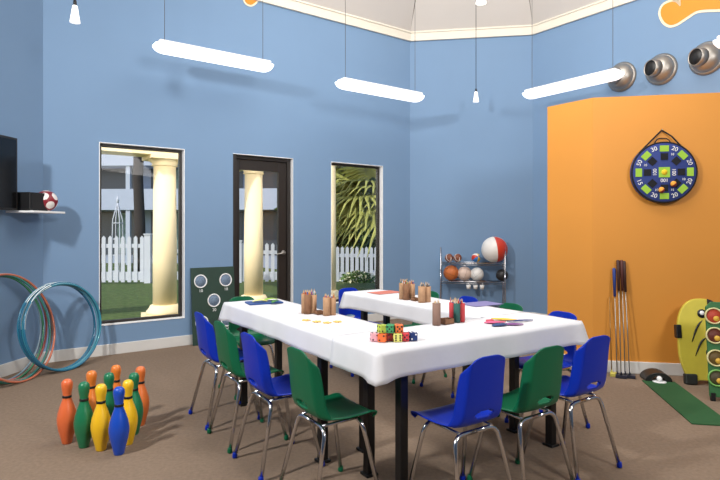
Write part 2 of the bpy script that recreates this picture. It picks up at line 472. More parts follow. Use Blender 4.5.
# ------------------------------------------------------------------ things on the tables
PEN = [(200,60,50), (60,90,170), (230,190,60), (60,130,80), (40,40,45), (150,90,160), (220,120,50), (235,235,235)]
def pencil(p, z, h, lean, az, rgb, label, group):
    bm = NB(); mtx = Matrix.Translation((0,0,0)) @ Matrix.Rotation(az, 4, 'Z') @ Matrix.Rotation(lean, 4, 'Y')
    lathe(bm, [(0, 0), (.0036, 0), (.0036, h-.016)], 6, mtx, 0, False)
    lathe(bm, [(.0036, h-.016), (.001, h-.003), (0, h)], 6, mtx, 1, False)
    o = obj('pencil', bm, [mat('pencil_%d_%d_%d' % rgb, rgb, .4), mat('pencil_wood', (215, 180, 135), .6)], loc=(p.x, p.y, z))
    tag(o, label, 'pencil', group)
def tube_holder(px, py, rot, n, h, r, label, grp, plabel, m1=M_KRAFT, cols=None, m2=M_KRAFT2, seed=0):
    """cluster of upright cardboard tubes glued together, open at the top"""
    rnd = random.Random(seed); p = tp(px, py)
    t = thing('pencil_holder', label, 'pencil holder', (p.x, p.y, TT), rot, 'cardboard tube pencil holders')
    offs = [((i % 2)*2*r*.98-(r if n > 1 else 0), (i//2)*2*r*.98-(r if n > 2 else 0)) for i in range(n)]
    for i, (x, y) in enumerate(offs):
        bm = NB(); hh = h*(1-.04*(i % 2))
        lathe(bm, [(0, 0), (r, 0), (r, hh), (r*.86, hh), (r*.86, .006), (0, .006)], 18, Matrix.Translation((x, y, 0)))
        obj('tube', bm, m1 if (i % 3) else m2 if n > 3 else m1, t)
        for k in range(5):
            a = k*1.256+rnd.uniform(0, .6); rr = r*.5
            off = Vector((x+rr*math.cos(a), y+rr*math.sin(a))); off.rotate(Matrix.Rotation(rot, 2))
            rgb = rnd.choice(cols or PEN)
            pencil(Vector((p.x, p.y))+off, TT+.008, h+rnd.uniform(.004, .028), R(rnd.uniform(0, 3)), rnd.uniform(0, 6.28), rgb, plabel, grp)
    return t
def card_box(px, py, rot, label, sx=.05, sy=.04, sz=.03):
    p = tp(px, py); b = NB(); box(b, -sx/2, sx/2, -sy/2, sy/2, 0, .004); 
    for q in ((-sx/2, -sx/2+.004, -sy/2, sy/2), (sx/2-.004, sx/2, -sy/2, sy/2), (-sx/2, sx/2, -sy/2, -sy/2+.004), (-sx/2, sx/2, sy/2-.004, sy/2)): box(b, *q, 0, sz)
    o = obj('cardboard_tray', b, M_KRAFT2, loc=(p.x, p.y, TT), rotz=rot); tag(o, label, 'tray', 'small trays between pencil holders')
tube_holder(309, 313, RB, 4, .125, .0215, 'brown four tube pencil holder on left arm, beside the door', 'pencils in the left arm holder by the door', 'coloured pencil in the left arm holder beside the door', seed=1)
tube_holder(329.5, 315, RB, 2, .115, .0225, 'brown pencil holder on left arm, nearer the palm window', 'pencils in the left arm holder by the palm window', 'pencil in the left arm holder nearer the palm window', seed=2)
card_box(319, 314, RB, 'dark brown cardboard tray on the left arm between two pencil holders', .045, .05, .022)
tube_holder(407, 299, RB, 4, .125, .026, 'brown four tube pencil holder on right arm, beside the red paper', 'pencils in the right arm holder by the red paper', 'coloured pencil in the right arm holder beside the red paper', seed=3)
tube_holder(424.5, 302, RB, 2, .12, .027, 'tan pencil holder on right arm, in front of the green chair top', 'pencils in the tan right arm holder', 'dark pencil in the tan right arm holder', cols=[(40,40,45),(70,60,60),(180,180,180)], seed=4)
card_box(415, 300.5, RB, 'dark brown cardboard tray on the right arm between two pencil holders', .045, .05, .022)
tube_holder(436.5, 325, RB, 1, .125, .0235, 'tall grey-brown single tube pencil holder at the inner edge of the front table', 'pencils in the single tube holder', 'dark pencil in the single tube holder', m1=mat('greybrown_card', (138, 108, 94), .8), cols=[(40,40,45),(60,50,60),(190,190,190)], seed=5)
tube_holder(457, 321.5, RB, 4, .112, .0195, 'red and teal tube pencil holder beside the low wooden tray', 'pencils in the red and teal holder', 'coloured pencil in the red and teal holder', m1=mat('red_card', (196, 62, 66), .7), m2=mat('teal_card', (40, 90, 84), .7), cols=[(220,60,60),(200,60,120),(60,90,160),(240,220,200)], seed=6)
card_box(446.5, 323.5, RB, 'low brown cardboard tray between the single tube and the red holder', .07, .055, .03)
# blue book with green and yellow leaf crafts
def pxz(px, py, z): return tp(px, py, z)
p = tp(264, 303); b = NB(); box(b, -.125, .125, -.075, .075, 0, .010)
o = obj('picture_book', b, mat('blue_card', (36, 76, 140), .5), loc=(p.x, p.y, TT), rotz=RB+R(-8), bevel=.002)
tag(o, 'flat blue book on the far end of the left arm, leaf cut-outs on it', 'book')
def leaf(px, py, z, L, w, rot, m, label, nm='paper_leaf', curl=.012, cat='paper leaf', grp='paper leaves on the blue book'):
    p = tp(px, py, z); b = NB(); n = 14; top = []; 
    for i in range(n+1):
        t = i/n; ww = w*math.sin(PI*min(1, t*1.0))**.7+.001; zz = .003+curl*math.sin(PI*t)
        top.append([b.verts.new(((t-.5)*L, s*ww, zz+(.004 if s == 0 else 0))) for s in (-1, 0, 1)])
    for i in range(n):
        for k in (0, 1): b.faces.new([top[i][k], top[i+1][k], top[i+1][k+1], top[i][k+1]]).smooth = True
    o = obj(nm, b, m, loc=(p.x, p.y, z), rotz=rot, solid=.002); tag(o, label, cat, grp)
M_LG = mat('light_green_paper', (150, 185, 70), .6); M_LY = mat('pale_yellow_paper', (226, 222, 130), .6); M_MG = mat('mid_green_paper', (72, 130, 60), .6)
leaf(270, 300.5, TT+.0115, .13, .028, RB+R(10), M_LG, 'light green paper leaf on the blue book')
leaf(260, 302, TT+.0115, .11, .022, RB-R(15), M_LY, 'pale yellow paper leaf on the blue book')
leaf(275, 302.5, TT+.0115, .10, .02, RB+R(40), M_MG, 'mid green paper leaf on the blue book')
# yellow paper flowers
for i, (px, py) in enumerate([(306, 320.5), (317, 322), (327, 323), (337.5, 322)]):
    p = tp(px, py); b = NB(); n = 40
    vs = [b.verts.new(((.021+.007*math.cos(5*2*PI*k/n))*math.cos(2*PI*k/n), (.021+.007*math.cos(5*2*PI*k/n))*math.sin(2*PI*k/n), 0)) for k in range(n)]
    b.faces.new(vs)
    o = obj('paper_flower', b, mat('yellow_foam', (238, 186, 84) if i % 2 else (240, 196, 110), .7), loc=(p.x, p.y, TT+.003), rotz=i*.7, solid=.005)
    tag(o, ['yellow paper flower on the left arm, leftmost of four', 'yellow paper flower, second from the left of four', 'yellow paper flower, third from the left of four', 'yellow paper flower, rightmost of four, nearest the palm window'][i], 'paper flower', 'yellow paper flowers on the left arm')
# dice
DI = .041
def die(x, y, lvl, rot, rgb, pip, label):
    z = TT+.0005+lvl*DI
    t = thing('foam_die', label, 'die', (x, y, z), rot, 'foam dice piled on the front table')
    b = NB(); h = DI/2-.0005; box(b, -h, h, -h, h, 0, 2*h); obj('body', b, mat('die_%d_%d_%d' % rgb, rgb, .6), t, bevel=.004, seg=3)
    b = NB(); q = h*.52
    pat = {0: [(0, 0)], 1: [(-q, -q), (q, q)], 2: [(-q, -q), (0, 0), (q, q)], 3: [(-q, -q), (q, -q), (-q, q), (q, q)], 4: [(-q, -q), (q, -q), (-q, q), (q, q), (0, 0)], 5: [(-q, -q), (q, -q), (-q, q), (q, q), (-q, 0), (q, 0)]}
    for k, (ax, an) in enumerate([('X', 0), ('X', 90), ('X', 180), ('X', 270), ('Y', 90), ('Y', 270)]):
        if k == 2: continue
        mt = Matrix.Translation((0, 0, h)) @ Matrix.Rotation(R(an), 4, ax)
        for (u, v) in pat[(k*2+len(label)) % 6]:
            lathe(b, [(0, h+.0006), (.0045, h+.0006), (.0045, h-.002)], 10, mt @ Matrix.Translation((u, v, 0)))
    obj('pips', b, pip, t)
PK = mat('pip_black', (30, 25, 30), .5); PW = mat('pip_white', (240, 240, 240), .5)
c0 = tp(390, 341)
def dpos(a, bb): return c0+e1*0+Vector((a, bb))
row = [(-.089, .0, 8, (232,170,180), PK, 'pink foam die, left end of the bottom row'), (-.045, -.014, -12, (236,110,50), PK, 'orange foam die in the bottom row beside the pink die'),
       (-.003, .012, 20, (150,35,45), PK, 'dark red foam die in the middle of the bottom row'), (.042, -.010, 5, (226,222,120), PK, 'yellow foam die in the bottom row'),
       (.087, .004, -8, (210,60,70), PK, 'red foam die in the bottom row beside the navy die'), (.132, .018, 14, (24,50,110), PW, 'navy blue foam die at the right end of the pile')]
for x, y, r_, c_, pk, lb in row:
    q = dpos(x*.85, y); die(q.x*1, q.y, 0, R(r_), c_, pk, lb)
for x, y, r_, c_, pk, lb in [(-.045, .0, 30, (190,205,80), PK, 'lime foam die on top, left of three'), (.003, 0, -18, (60,150,95), PK, 'green foam die on top, middle of three'), (.05, .004, 10, (235,120,60), PK, 'orange foam die on top, right of three')]:
    q = dpos(x*.85, y); die(q.x, q.y, 1, R(r_), c_, pk, lb)
# papers and paper crafts
def sheet(px, py, sx, sy, rot, rgb, label, nm='paper_sheet'):
    p = tp(px, py); b = NB(); box(b, -sx/2, sx/2, -sy/2, sy/2, .001, .0025)
    o = obj(nm, b, mat('paper_%d_%d_%d' % rgb, rgb, .7), loc=(p.x, p.y, TT), rotz=rot); tag(o, label, 'paper')
sheet(385, 292.5, .26, .17, RR+R(4), (206, 120, 104), 'red paper sheet at the far end of the right arm')
sheet(481, 304, .27, .19, RR-R(3), (128, 122, 170), 'purple-grey paper sheet on the right arm beside the ball rack')
for px, py, L, w, ro, rgb, lb in [(495, 323, .10, .022, 10, (206, 90, 130), 'pink paper cut-out in the craft heap'), (504, 320, .11, .02, -20, (236, 190, 70), 'yellow paper cut-out in the craft heap'),
                              (500, 325.5, .09, .02, 30, (40, 70, 120), 'dark blue paper cut-out in the craft heap'), (513, 325, .09, .018, 0, (120, 60, 130), 'purple paper cut-out in the craft heap'),
                              (520, 321.5, .13, .011, 15, (30, 45, 110), 'navy paper strip at the right of the craft heap'), (490, 321.5, .07, .016, 60, (205, 60, 80), 'red paper cut-out in the craft heap')]:
    leaf(px, py, TT+.001, L*1.35, w*1.4, R(ro), mat('craft_%d_%d_%d' % rgb, rgb, .6), lb, 'paper_cutout', .004, 'paper craft', 'paper cut-outs on the front table')

# ------------------------------------------------------------------ bowling pins
PROF = [(0, 0), (.026, 0), (.0285, .006), (.036, .04), (.048, .085), (.0545, .125), (.055, .15), (.050, .185), (.038, .225), (.027, .255), (.0235, .272)]
PROF2 = [(.0235, .272), (.0232, .285)]
PROF3 = [(.0232, .285), (.0245, .30), (.029, .325), (.0315, .345), (.030, .363), (.022, .376), (.010, .381), (0, .382)]
def pin(rgb, label, x, y):
    t = thing('bowling_pin', label, 'bowling pin', (x, y, 0), 0, 'toy bowling pins on the carpet')
    m = mat('pin_%d_%d_%d' % rgb, rgb, .35, coat=.3)
    b = NB(); lathe(b, PROF+PROF2[1:]+PROF3[1:], 28); obj('body', b, m, t)
    b = NB(); lathe(b, [(.024, .271), (.0256, .272), (.0252, .285), (.024, .286)], 28); obj('neck_band', b, M_BLACK, t)
OR_, GR_, YE_, BL_ = (226, 108, 58), (24, 116, 76), (242, 190, 28), (18, 74, 186)
for px, py, c_, lb in [(67, 443, OR_, 'orange bowling pin, leftmost of the ten'), (84, 447, GR_, 'green bowling pin, between the leftmost orange and the front yellow'),
                       (101, 450, YE_, 'yellow bowling pin in front, left of the blue pin'), (119, 454, BL_, 'blue bowling pin, the only blue one'),
                       (91.5, 431, (228, 126, 48), 'orange bowling pin behind, between green and yellow pins'), (109, 434, GR_, 'green bowling pin in the second row behind the yellow pin'),
                       (128, 444, YE_, 'yellow bowling pin right of the blue pin'), (116, 423, (228, 126, 48), 'orange bowling pin in the back row, middle'), (134, 434, GR_, 'green bowling pin at the right, behind the yellow one'),
                       (140.5, 425, (224, 116, 54), 'orange bowling pin, rightmost of the ten')]:
    q = fp(px, py); pin(c_, lb, q.x, q.y)

# ------------------------------------------------------------------ hula hoops
def hoop(cx_, cy_, rad, lean, yaw, rgb, hilite_rgb, label, group, tr=.0095):
    """hoop resting on the floor, leaning; yaw is heading of its plane"""
    b = NB(); n = 72; pts = [(rad*math.cos(2*PI*k/n), 0, rad*math.sin(2*PI*k/n)) for k in range(n)]
    tube(b, pts, tr, 8, closed=True)
    for i, f in enumerate(b.faces):
        f.material_index = 1 if (i % 8) == ((i//8)//7) % 8 else 0  # thin pale spiral in the colour stands in for highlights along the tube
    o = obj('hula_hoop', b, [mat('hoop_%d_%d_%d' % rgb, rgb, .25, coat=.3), mat('hoop_%d_%d_%d' % hilite_rgb, hilite_rgb, .25, coat=.3)])
    rot = Matrix.Rotation(yaw, 4, 'Z') @ Matrix.Rotation(lean, 4, 'X')
    o.matrix_world = Matrix.Translation((cx_, cy_, rad*math.cos(lean)+tr)) @ rot
    tag(o, label, 'hula hoop', group)
HOOP_HILITE = (225, 235, 235)
hb = [((40, 110, 140), .0), ((58, 138, 160), .02), ((30, 96, 128), .045), ((86, 150, 168), .065), ((44, 120, 150), .09)]
labs = ['blue hula hoop, frontmost of the blue bunch', 'light blue hula hoop, second in the blue bunch', 'deep blue hula hoop, middle of the blue bunch', 'pale teal hula hoop, fourth in the blue bunch', 'blue hula hoop, rearmost of the blue bunch against the walls']
for i, (c_, o_) in enumerate(hb):
    k_ = .018*(2-i); hd = R(67+[2, -2, 3, -1, 1][i])
    hoop(-2.70+.92*k_+[0, .01, -.015, .02, 0][i], 4.98-.38*k_, .392-.004*[0, 2, 1, 3, 1][i], R(-(8+[1, -1.5, 2, 0, 1][i])), hd, c_, HOOP_HILITE, labs[i], 'blue hula hoops leaning in the corner')
ho = [((196, 112, 84), 'orange hula hoop, outermost of the left bunch'), ((60, 130, 120), 'teal hula hoop in the left bunch'), ((150, 120, 110), 'brownish hula hoop in the left bunch'),
      ((56, 120, 84), 'green hula hoop in the left bunch'), ((190, 96, 90), 'red hula hoop, rearmost of the left bunch'), ((120, 140, 150), 'grey-blue hula hoop in the left bunch')]
for i, (c_, lb) in enumerate(ho):
    t_ = .57+[0, .03, -.03, .05, -.02, .02][i]
    q = P_LA-dv(TL)*t_; nrm = Vector((math.sin(TL), -math.cos(TL)))
    q = q+nrm*(.19-.018*i)
    hoop(q.x, q.y, .455-.004*i, R(-15+1.6*i), TL, c_, (225, 215, 200), lb, 'hula hoops leaning on the left wall')

# ------------------------------------------------------------------ bean bag toss board leaning on wall
def s_of(px):
    u = (px-360)/F; p, a = P_LA, TA; d = dv(a); return (u*p.y-p.x)/(d.x-u*d.y)
s0 = s_of(190); W_, H_ = .50, .845
base = P_LA+dv(TA)*s0+Vector((math.sin(TA), -math.cos(TA)))*.10
t = thing('bean_bag_board', 'dark green toss board with white ringed holes leaning on the blue wall beside the door', 'toss board', (*base, 0.0), TA)
piv = bpy.data.objects
tilt = Matrix.Rotation(R(-5.2), 4, 'X')
holes = [(.105, .695), (.395, .695), (.25, .475), (.105, .245), (.395, .245)]
b = NB(); box(b, 0, W_, 0, .018, 0.002, H_, mtx=tilt)
obj('panel', b, mat('dark_green_board', (38, 62, 52), .5, var=.06), t, bevel=.003)
for i, (x, z) in enumerate(holes):
    mt = tilt @ Matrix.Translation((x, 0, z)) @ Matrix.Rotation(R(90), 4, 'X')
    b = NB(); lathe(b, [(.062, 0), (.062, .006), (.074, .006), (.074, 0)], 32, mt); rg = obj('ring', b, M_WHITEP, t)
    b = NB(); lathe(b, [(0, .0015), (.062, .0015), (.062, .0005)], 32, mt); obj('net', b, mat('net_grey_blue', (110, 128, 150), .8, var=.45, scale=120), t)
    text_mesh(['10', '10', '20', '30', '30'][i], .045, 'number', M_WHITEP, t, tilt @ Vector((x, -.003, z-.105)), (R(90)-R(5.2), 0, 0))
# ------------------------------------------------------------------ tv, shelf, speaker, ball on left wall
wl = lambda tt, out: P_LA-dv(TL)*tt+Vector((math.sin(TL), -math.cos(TL)))*out
q = wl(.02, 0)
t = thing('wall_shelf', 'small white shelf on the left wall holding the red and white ball', 'shelf', (*q, 1.425), TL)
b = NB(); box(b, -.43, -.03, -.27, 0, -.012, .006); obj('board', b, M_WHITEP, t, bevel=.003)
q = wl(.33, 0)
t = thing('speaker', 'small black box speaker on the white wall shelf, left of the ball', 'speaker', (*q, 1.4315), TL)
b = NB(); box(b, -.10, .12, -.22, -.06, 0, .16); obj('cabinet', b, M_BLACK, t, bevel=.006)
b = NB(); box(b, -.085, .105, -.224, -.22, .012, .148); obj('grille', b, mat('speaker_mesh', (26, 26, 28), .9), t)
q = wl(.19, .185)
ico = bmesh.new(); bmesh.ops.create_icosphere(ico, subdivisions=1, radius=1); dirs = [v.co.normalized().copy() for v in ico.verts][:12]; ico.free()
ico = bmesh.new(); bmesh.ops.create_icosphere(ico, subdivisions=5, radius=.094)
for f in ico.faces:
    c_ = f.calc_center_median().normalized(); m_ = max(c_.dot(d) for d in dirs); f.material_index = 0 if m_ > math.cos(R(23)) else 1; f.smooth = True
o = obj('football', ico, [mat('ball_white', (235, 228, 222), .4), mat('ball_crimson', (130, 24, 40), .4)], loc=(q.x, q.y, 1.4315+.094)); tag(o, 'red and white football on the white wall shelf', 'ball')
q = wl(.69, .12)
t = thing('television', 'black flat television on the left wall, cut by the frame edge', 'television', (*q, 1.43), TL+R(4))
b = NB(); box(b, -.75, .22, -.03, .03, 0, .62); obj('body', b, mat('tv_bezel', (34, 31, 30), .4), t, bevel=.006)
b = NB(); box(b, -.73, .2, -.033, -.029, .02, .60); obj('screen', b, mat('tv_screen', (8, 8, 10), .12), t)
b = NB(); box(b, -.35, -.15, .03, .12, .2, .42); obj('wall_mount', b, M_BLACK, t)

# ------------------------------------------------------------------ ball rack on wall B
def s_ofw(px, p, a): 
    u = (px-360)/F; d = dv(a); return (u*p.y-p.x)/(d.x-u*d.y)
sa = .44; sb = 1.30
t = thing('ball_rack', 'chrome wire rack holding sports balls against the blue corner wall', 'rack', (*P_AB, 0), TB)
Y0, Y1 = -.30, -.03
for X in (sa, sb):
    for Y in (Y0, Y1):
        b = NB(); tube(b, [(X, Y, 0), (X, Y, 1.01)], .009, 8); lathe(b, [(0, 0), (.014, 0), (.014, .01), (0, .01)], 10, Matrix.Translation((X, Y, 0))); obj('post', b, M_CHROME, t)
RZ = [.80, .545, .22]
for z in RZ:
    b = NB()
    for Y in (Y0, Y1): tube(b, [(sa, Y, z), (sb, Y, z)], .006, 6); tube(b, [(sa, Y, z-.025), (sb, Y, z-.025)], .004, 6)
    for X in (sa, sb): tube(b, [(X, Y0, z), (X, Y1, z)], .006, 6)
    n = 12
    for k in range(1, n): tube(b, [(sa, Y0+(Y1-Y0)*k/n, z), (sb, Y0+(Y1-Y0)*k/n, z)], .0025, 5)
    obj('wire_shelf', b, M_CHROME, t)
def rp(px, row_, rad, yy=-.192):
    # along-wall position seen at px for a point yy in front of the wall
    p = P_AB+Vector((math.sin(TB), -math.cos(TB)))*(-yy); s_ = s_ofw(px, p, TB); q = p+dv(TB)*s_
    return Vector((q.x, q.y, RZ[row_]+.0065+rad))
def ball(px, row_, rad, mats, mfn, label, nm='ball', extra=None, rot=(0,0,0), zs=1., seg=32):
    q = rp(px, row_, rad*zs); b = NB(); n = 20
    lathe(b, [(rad*math.sin(PI*i/n), -rad*zs*math.cos(PI*i/n)) for i in range(n+1)], seg, mfn=mfn)
    if zs == 1.: bmesh.ops.rotate(b, verts=b.verts, cent=(0,0,0), matrix=Euler(rot).to_matrix())
    o = obj(nm, b, mats, loc=q); tag(o, label, 'ball', 'balls on the wire rack')
    if extra:
        b = NB()
        for k in range(extra[0]):
            R_ = Euler((R(90)*(k == 1), R(90)*(k == 2), R(45)*(k > 2))).to_matrix()
            pts = [R_ @ Vector((rad*1.002*math.cos(2*PI*i/40), rad*1.002*math.sin(2*PI*i/40), 0)) for i in range(40)]
            pts = [Euler(rot).to_matrix() @ v for v in pts]
            tube(b, pts, rad*.018, 5, closed=True)
        obj('seam', b, extra[1], o)
WH = mat('ball_white2', (232, 230, 226), .4); BR = mat('ball_brown', (122, 66, 40), .5)
wood = lambda i, k: 0
for px, lb in ((449, 'small brown and white ball on the top shelf, leftmost'), (457.5, 'small brown and white ball on the top shelf, second from left')):
    ball(px, 0, .058, [BR, WH], lambda i, k: 1 if (i in (7, 12) or k in (23, 24)) else 0, lb, rot=(R(70), 0, R(20)))
ball(476, 0, .062, [mat('bb_blue', (50, 120, 190), .35), mat('bb_yellow', (238, 190, 40), .35), mat('bb_white', (236, 232, 226), .35), mat('bb_red', (206, 62, 40), .35)], lambda i, k: (k//5) % 4, 'small blue, yellow and red beach ball on the top shelf', 'beach_ball', rot=(R(60), R(30), 0), seg=30)
ball(494.5, 0, .178, [mat('bb_red', (206, 62, 40), .35), mat('bb_white', (236, 232, 226), .35), mat('bb_blue', (50, 120, 190), .35)], lambda i, k: 0 if 27 <= k <= 33 else 1 if 18 <= k <= 26 else 2 if k < 6 else 0 if k < 12 else 1, 'large red and white beach ball on the top shelf', 'beach_ball', rot=(R(8), R(-6), 0), seg=36)
ball(451, 1, .105, [mat('basketball_orange', (190, 104, 50), .6)], wood, 'orange basketball on the lower shelf', 'basketball', (4, M_BLACK), rot=(R(20), R(10), R(30)))
ball(464.5, 1, .098, [mat('volley_cream', (214, 190, 176), .5)], wood, 'cream volleyball on the lower shelf beside the basketball', 'volleyball', (5, mat('seam_grey', (140, 110, 100), .6)), rot=(R(40), R(20), 0))
ball(477, 1, .092, [WH], wood, 'white volleyball on the lower shelf', 'volleyball', (3, mat('seam_lgrey', (160, 165, 170), .6)), rot=(R(30), R(50), 0))
ball(502, 1, .082, [mat('ball_black', (38, 36, 36), .5, var=.3, scale=20)], wood, 'black ball at the right end of the lower shelf', 'ball')
for i, px in enumerate((468.5, 475.5, 482)):
    p = P_AB+Vector((math.sin(TB), -math.cos(TB)))*.31; s_ = s_ofw(px, p, TB)
    q = p+dv(TB)*s_
    t = thing('cup_hook', ['small white cup hanging under the rack shelf, leftmost of three', 'small white cup hanging under the rack shelf, middle of three', 'small white cup hanging under the rack shelf, rightmost of three'][i], 'cup', (q.x, q.y, RZ[1]-.095), TB, 'cups under the rack shelf')
    b = NB(); lathe(b, [(0, 0), (.024, 0), (.03, .055), (.027, .055), (.022, .004), (0, .004)], 18); obj('cup', b, WH, t)
    b = NB(); tube(b, rpath([(.028, 0, .02), (.028, 0, .05), (0.0, .012, .088), (0.0, .012, .066+.01)], .01), .003, 6); obj('hook', b, M_CHROME, t)

# ------------------------------------------------------------------ dart board on the orange wall
def opos(px, py, out=0):
    p = OC+Vector((math.sin(TO), -math.cos(TO)))*out; s_ = s_ofw(px, p, TO); q = p+dv(TO)*s_
    return Vector((q.x, q.y, CH-(py-HZ)/F*q.y))
q = opos(661.5, 173, .0)
t = thing('target_board', 'round blue target with green squares and numbers hanging on the orange wall', 'target board', q, TO)
M_NAVY = mat('navy_felt', (40, 56, 120), .8, var=.05); M_LIME = mat('lime_felt', (150, 190, 60), .8); M_BF = mat('black_felt', (18, 18, 24), .9)
RX = Matrix.Rotation(R(90), 4, 'X'); RD = .262
b = NB(); lathe(b, [(0, .003), (RD-.01, .003), (RD, .012), (RD, .055), (RD-.012, .066), (0, .068)], 48, RX); obj('cushion', b, M_NAVY, t)
b = NB(); pts = [RX @ Vector(((RD-.004)*math.cos(2*PI*i/60), (RD-.004)*math.sin(2*PI*i/60), .060)) for i in range(60)]; tube(b, pts, .008, 6, closed=True); obj('edge_piping', b, M_BF, t)
def square(cx, cz, w, h, ang, m, nm='patch', y=-.0695):
    b = NB(); mt = Matrix.Translation((cx, y, cz)) @ Matrix.Rotation(-ang, 4, 'Y'); box(b, -w/2, w/2, -.002, .002, -h/2, h/2, mtx=mt); return obj(nm, b, m, t)
for k in range(8):
    a = k*PI/4; rr = .205
    square(rr*math.cos(a), rr*math.sin(a), .052, .072, a, M_LIME, 'lime_patch')
    rr = .135; square(rr*math.cos(a), rr*math.sin(a), .058, .058, a, M_BF, 'black_patch')
square(0, 0, .088, .088, 0, M_LIME, 'centre_patch')
b = NB(); lathe(b, [(0, 0), (.024, 0), (.024, .002), (0, .002)], 24, Matrix.Translation((0, -.0715, 0)) @ RX); obj('bullseye', b, mat('bull_yellow', (230, 190, 30), .7), t)
NUM = [('20', 22.5), ('20', 67.5), ('30', 112.5), ('50', 157.5), ('15', 202.5), ('20', 247.5), ('20', 292.5), ('20', 337.5)]
for s_, an in NUM:
    a = R(an); text_mesh(s_, .052, 'number', WH, t, (.215*math.cos(a), -.0705, .215*math.sin(a)), Euler((R(90), 0, 0)).to_matrix().to_4x4().to_euler() if False else (R(90), -(a-PI/2) if math.sin(a) > 0 else -(a+PI/2), 0))
for s_, an in (('10', 67.5), ('10', 337.5), ('15', 292.5), ('10', 247.5), ('10', 157.5)):
    a = R(an); text_mesh(s_, .028, 'number', WH, t, (.165*math.cos(a), -.0705, .165*math.sin(a)), (R(90), 0, 0))
text_mesh('100', .042, 'number', WH, t, (0, -.0705, -.068), (R(90), R(180), 0))
text_mesh('100', .042, 'number', WH, t, (.075, -.0705, 0), (R(90), R(90), 0)); text_mesh('100', .042, 'number', WH, t, (-.075, -.0705, 0), (R(90), R(-90), 0))
b = NB(); tube(b, [(-.19, -.03, .175), (-.10, -.02, .27), (-.012, -.012, .362), (0, -.012, .37), (.012, -.012, .362), (.07, -.03, .315), (.19, -.03, .175)], .007, 6)
tube(b, rpath([(-.07, -.03, .25), (-.04, -.02, .30), (.04, -.02, .30), (.07, -.03, .25)], .03), .005, 6); obj('hanging_strap', b, M_BF, t)
b = NB(); tube(b, [(0, 0, .378), (0, -.022, .378)], .004, 6); obj('nail', b, M_STEEL, t)
for px, py, lb in ((673.5, 184, 'red and yellow sticky ball on the target, right one'), (661.5, 190, 'red and yellow sticky ball on the target, lower one')):
    q2 = opos(px, py, .099); b = NB(); n = 14
    lathe(b, [(.026*math.sin(PI*i/n), -.026*math.cos(PI*i/n)) for i in range(n+1)], 20, Matrix.Rotation(R(50), 4, 'Y'), mfn=lambda i, k: (k//5) % 3)
    o = obj('sticky_ball', b, [mat('sb_red', (120, 26, 30), .7), mat('sb_black', (30, 20, 20), .7), mat('sb_yel', (220, 150, 50), .7)], loc=q2); tag(o, lb, 'ball', 'sticky balls on the target')

# ------------------------------------------------------------------ putters against the orange wall
def putter(pxb, pyb, pxt, pyt, grip_rgb, label, shaft_m, head_m, grip=.27):
    foot = fp(pxb, pyb); top = opos(pxt, pyt, .03)
    t = thing('putter', label, 'golf putter', (foot.x, foot.y, 0), 0, 'putters leaning on the orange wall')
    o_ = Vector((foot.x, foot.y, 0)); T = top-o_; A_ = Vector((0, 0, .05))
    d = (T-A_).normalized(); Lt = (T-A_).length
    b = NB(); tube(b, [A_, A_+d*(Lt-grip*.9)], .0045, 8); obj('shaft', b, shaft_m, t)
    if grip: 
        b = NB(); tube(b, [A_+d*(Lt-grip), A_+d*(Lt-.01), A_+d*Lt], [.011, .0145, .010], 10); obj('grip', b, mat('grip_%d_%d_%d' % grip_rgb, grip_rgb, .6), t)
    b = NB(); tube(b, [A_, (0.006, -.004, .02)], .006, 8); box(b, -.012, .045, -.045, .03, .001, .028, mtx=Matrix.Rotation(R(-25), 4, 'Z')); obj('head', b, head_m, t, bevel=.006)
HS = mat('putter_head', (70, 74, 92), .35, .8)
putter(611.5, 375.5, 609.5, 297, (150, 120, 60), 'short thin putter with yellow head, leftmost', mat('thin_brass', (150, 110, 60), .4, .6), mat('yellow_head', (200, 190, 90), .5), 0.0)
putter(617, 377, 614, 268, (40, 60, 130), 'putter with blue grip', M_STEEL, HS, .25)
putter(621, 377.5, 618, 260, (66, 34, 28), 'putter with dark brown grip, third from the left', M_STEEL, HS, .27)
putter(625, 377, 621.5, 260, (84, 40, 34), 'putter with red-brown grip, fourth from the left', M_STEEL, HS, .27)
putter(629.5, 377.5, 624, 261, (60, 34, 30), 'putter with dark grip, rightmost and nearest the putting mat', M_STEEL, HS, .27)

# ------------------------------------------------------------------ putting mat with cup
c1, c2, c3, c4 = fp(642, 381), fp(692, 424.5), fp(724, 426), fp(664.5, 380)
c3 = c2+(fp(720, 425)-c2)*1.1; d_ = (c2-c1).normalized(); nn_ = Vector((-d_.y, d_.x)); wdt = .26
if (c4-c1).dot(nn_) < 0: nn_ = -nn_
wdt = .25
t = thing('putting_mat', 'long green putting strip on the carpet with a black cup ramp at its far end', 'putting mat', (c1.x, c1.y, 0), math.atan2(d_.y, d_.x))
sg = 1 if Vector((-d_.y, d_.x)).dot(nn_) > 0 else -1
b = NB(); L_ = (c2-c1).length; y0, y1 = sorted((0, sg*wdt)); box(b, 0, L_, y0, y1, 0.001, .008); obj('turf_strip', b, mat('putting_turf', (34, 84, 44), .9, var=.08, scale=60, bump=.3, bscale=400), t)
b = NB(); m = 18; ym = (y0+y1)/2
for side in (0, 1):
    pass
outer = [((ym+.105*math.cos(PI*i/m)), .005+.075*math.sin(PI*i/m)) for i in range(m+1)]
inner = [((ym+.055*math.cos(PI*i/m)), .005+.045*math.sin(PI*i/m)) for i in range(m+1)]
x0_, x1_ = -.14, .02
vo = [[b.verts.new((x, yy, zz)) for yy, zz in outer] for x in (x0_, x1_)]; vi = [[b.verts.new((x, yy, zz)) for yy, zz in inner] for x in (x0_, x1_)]
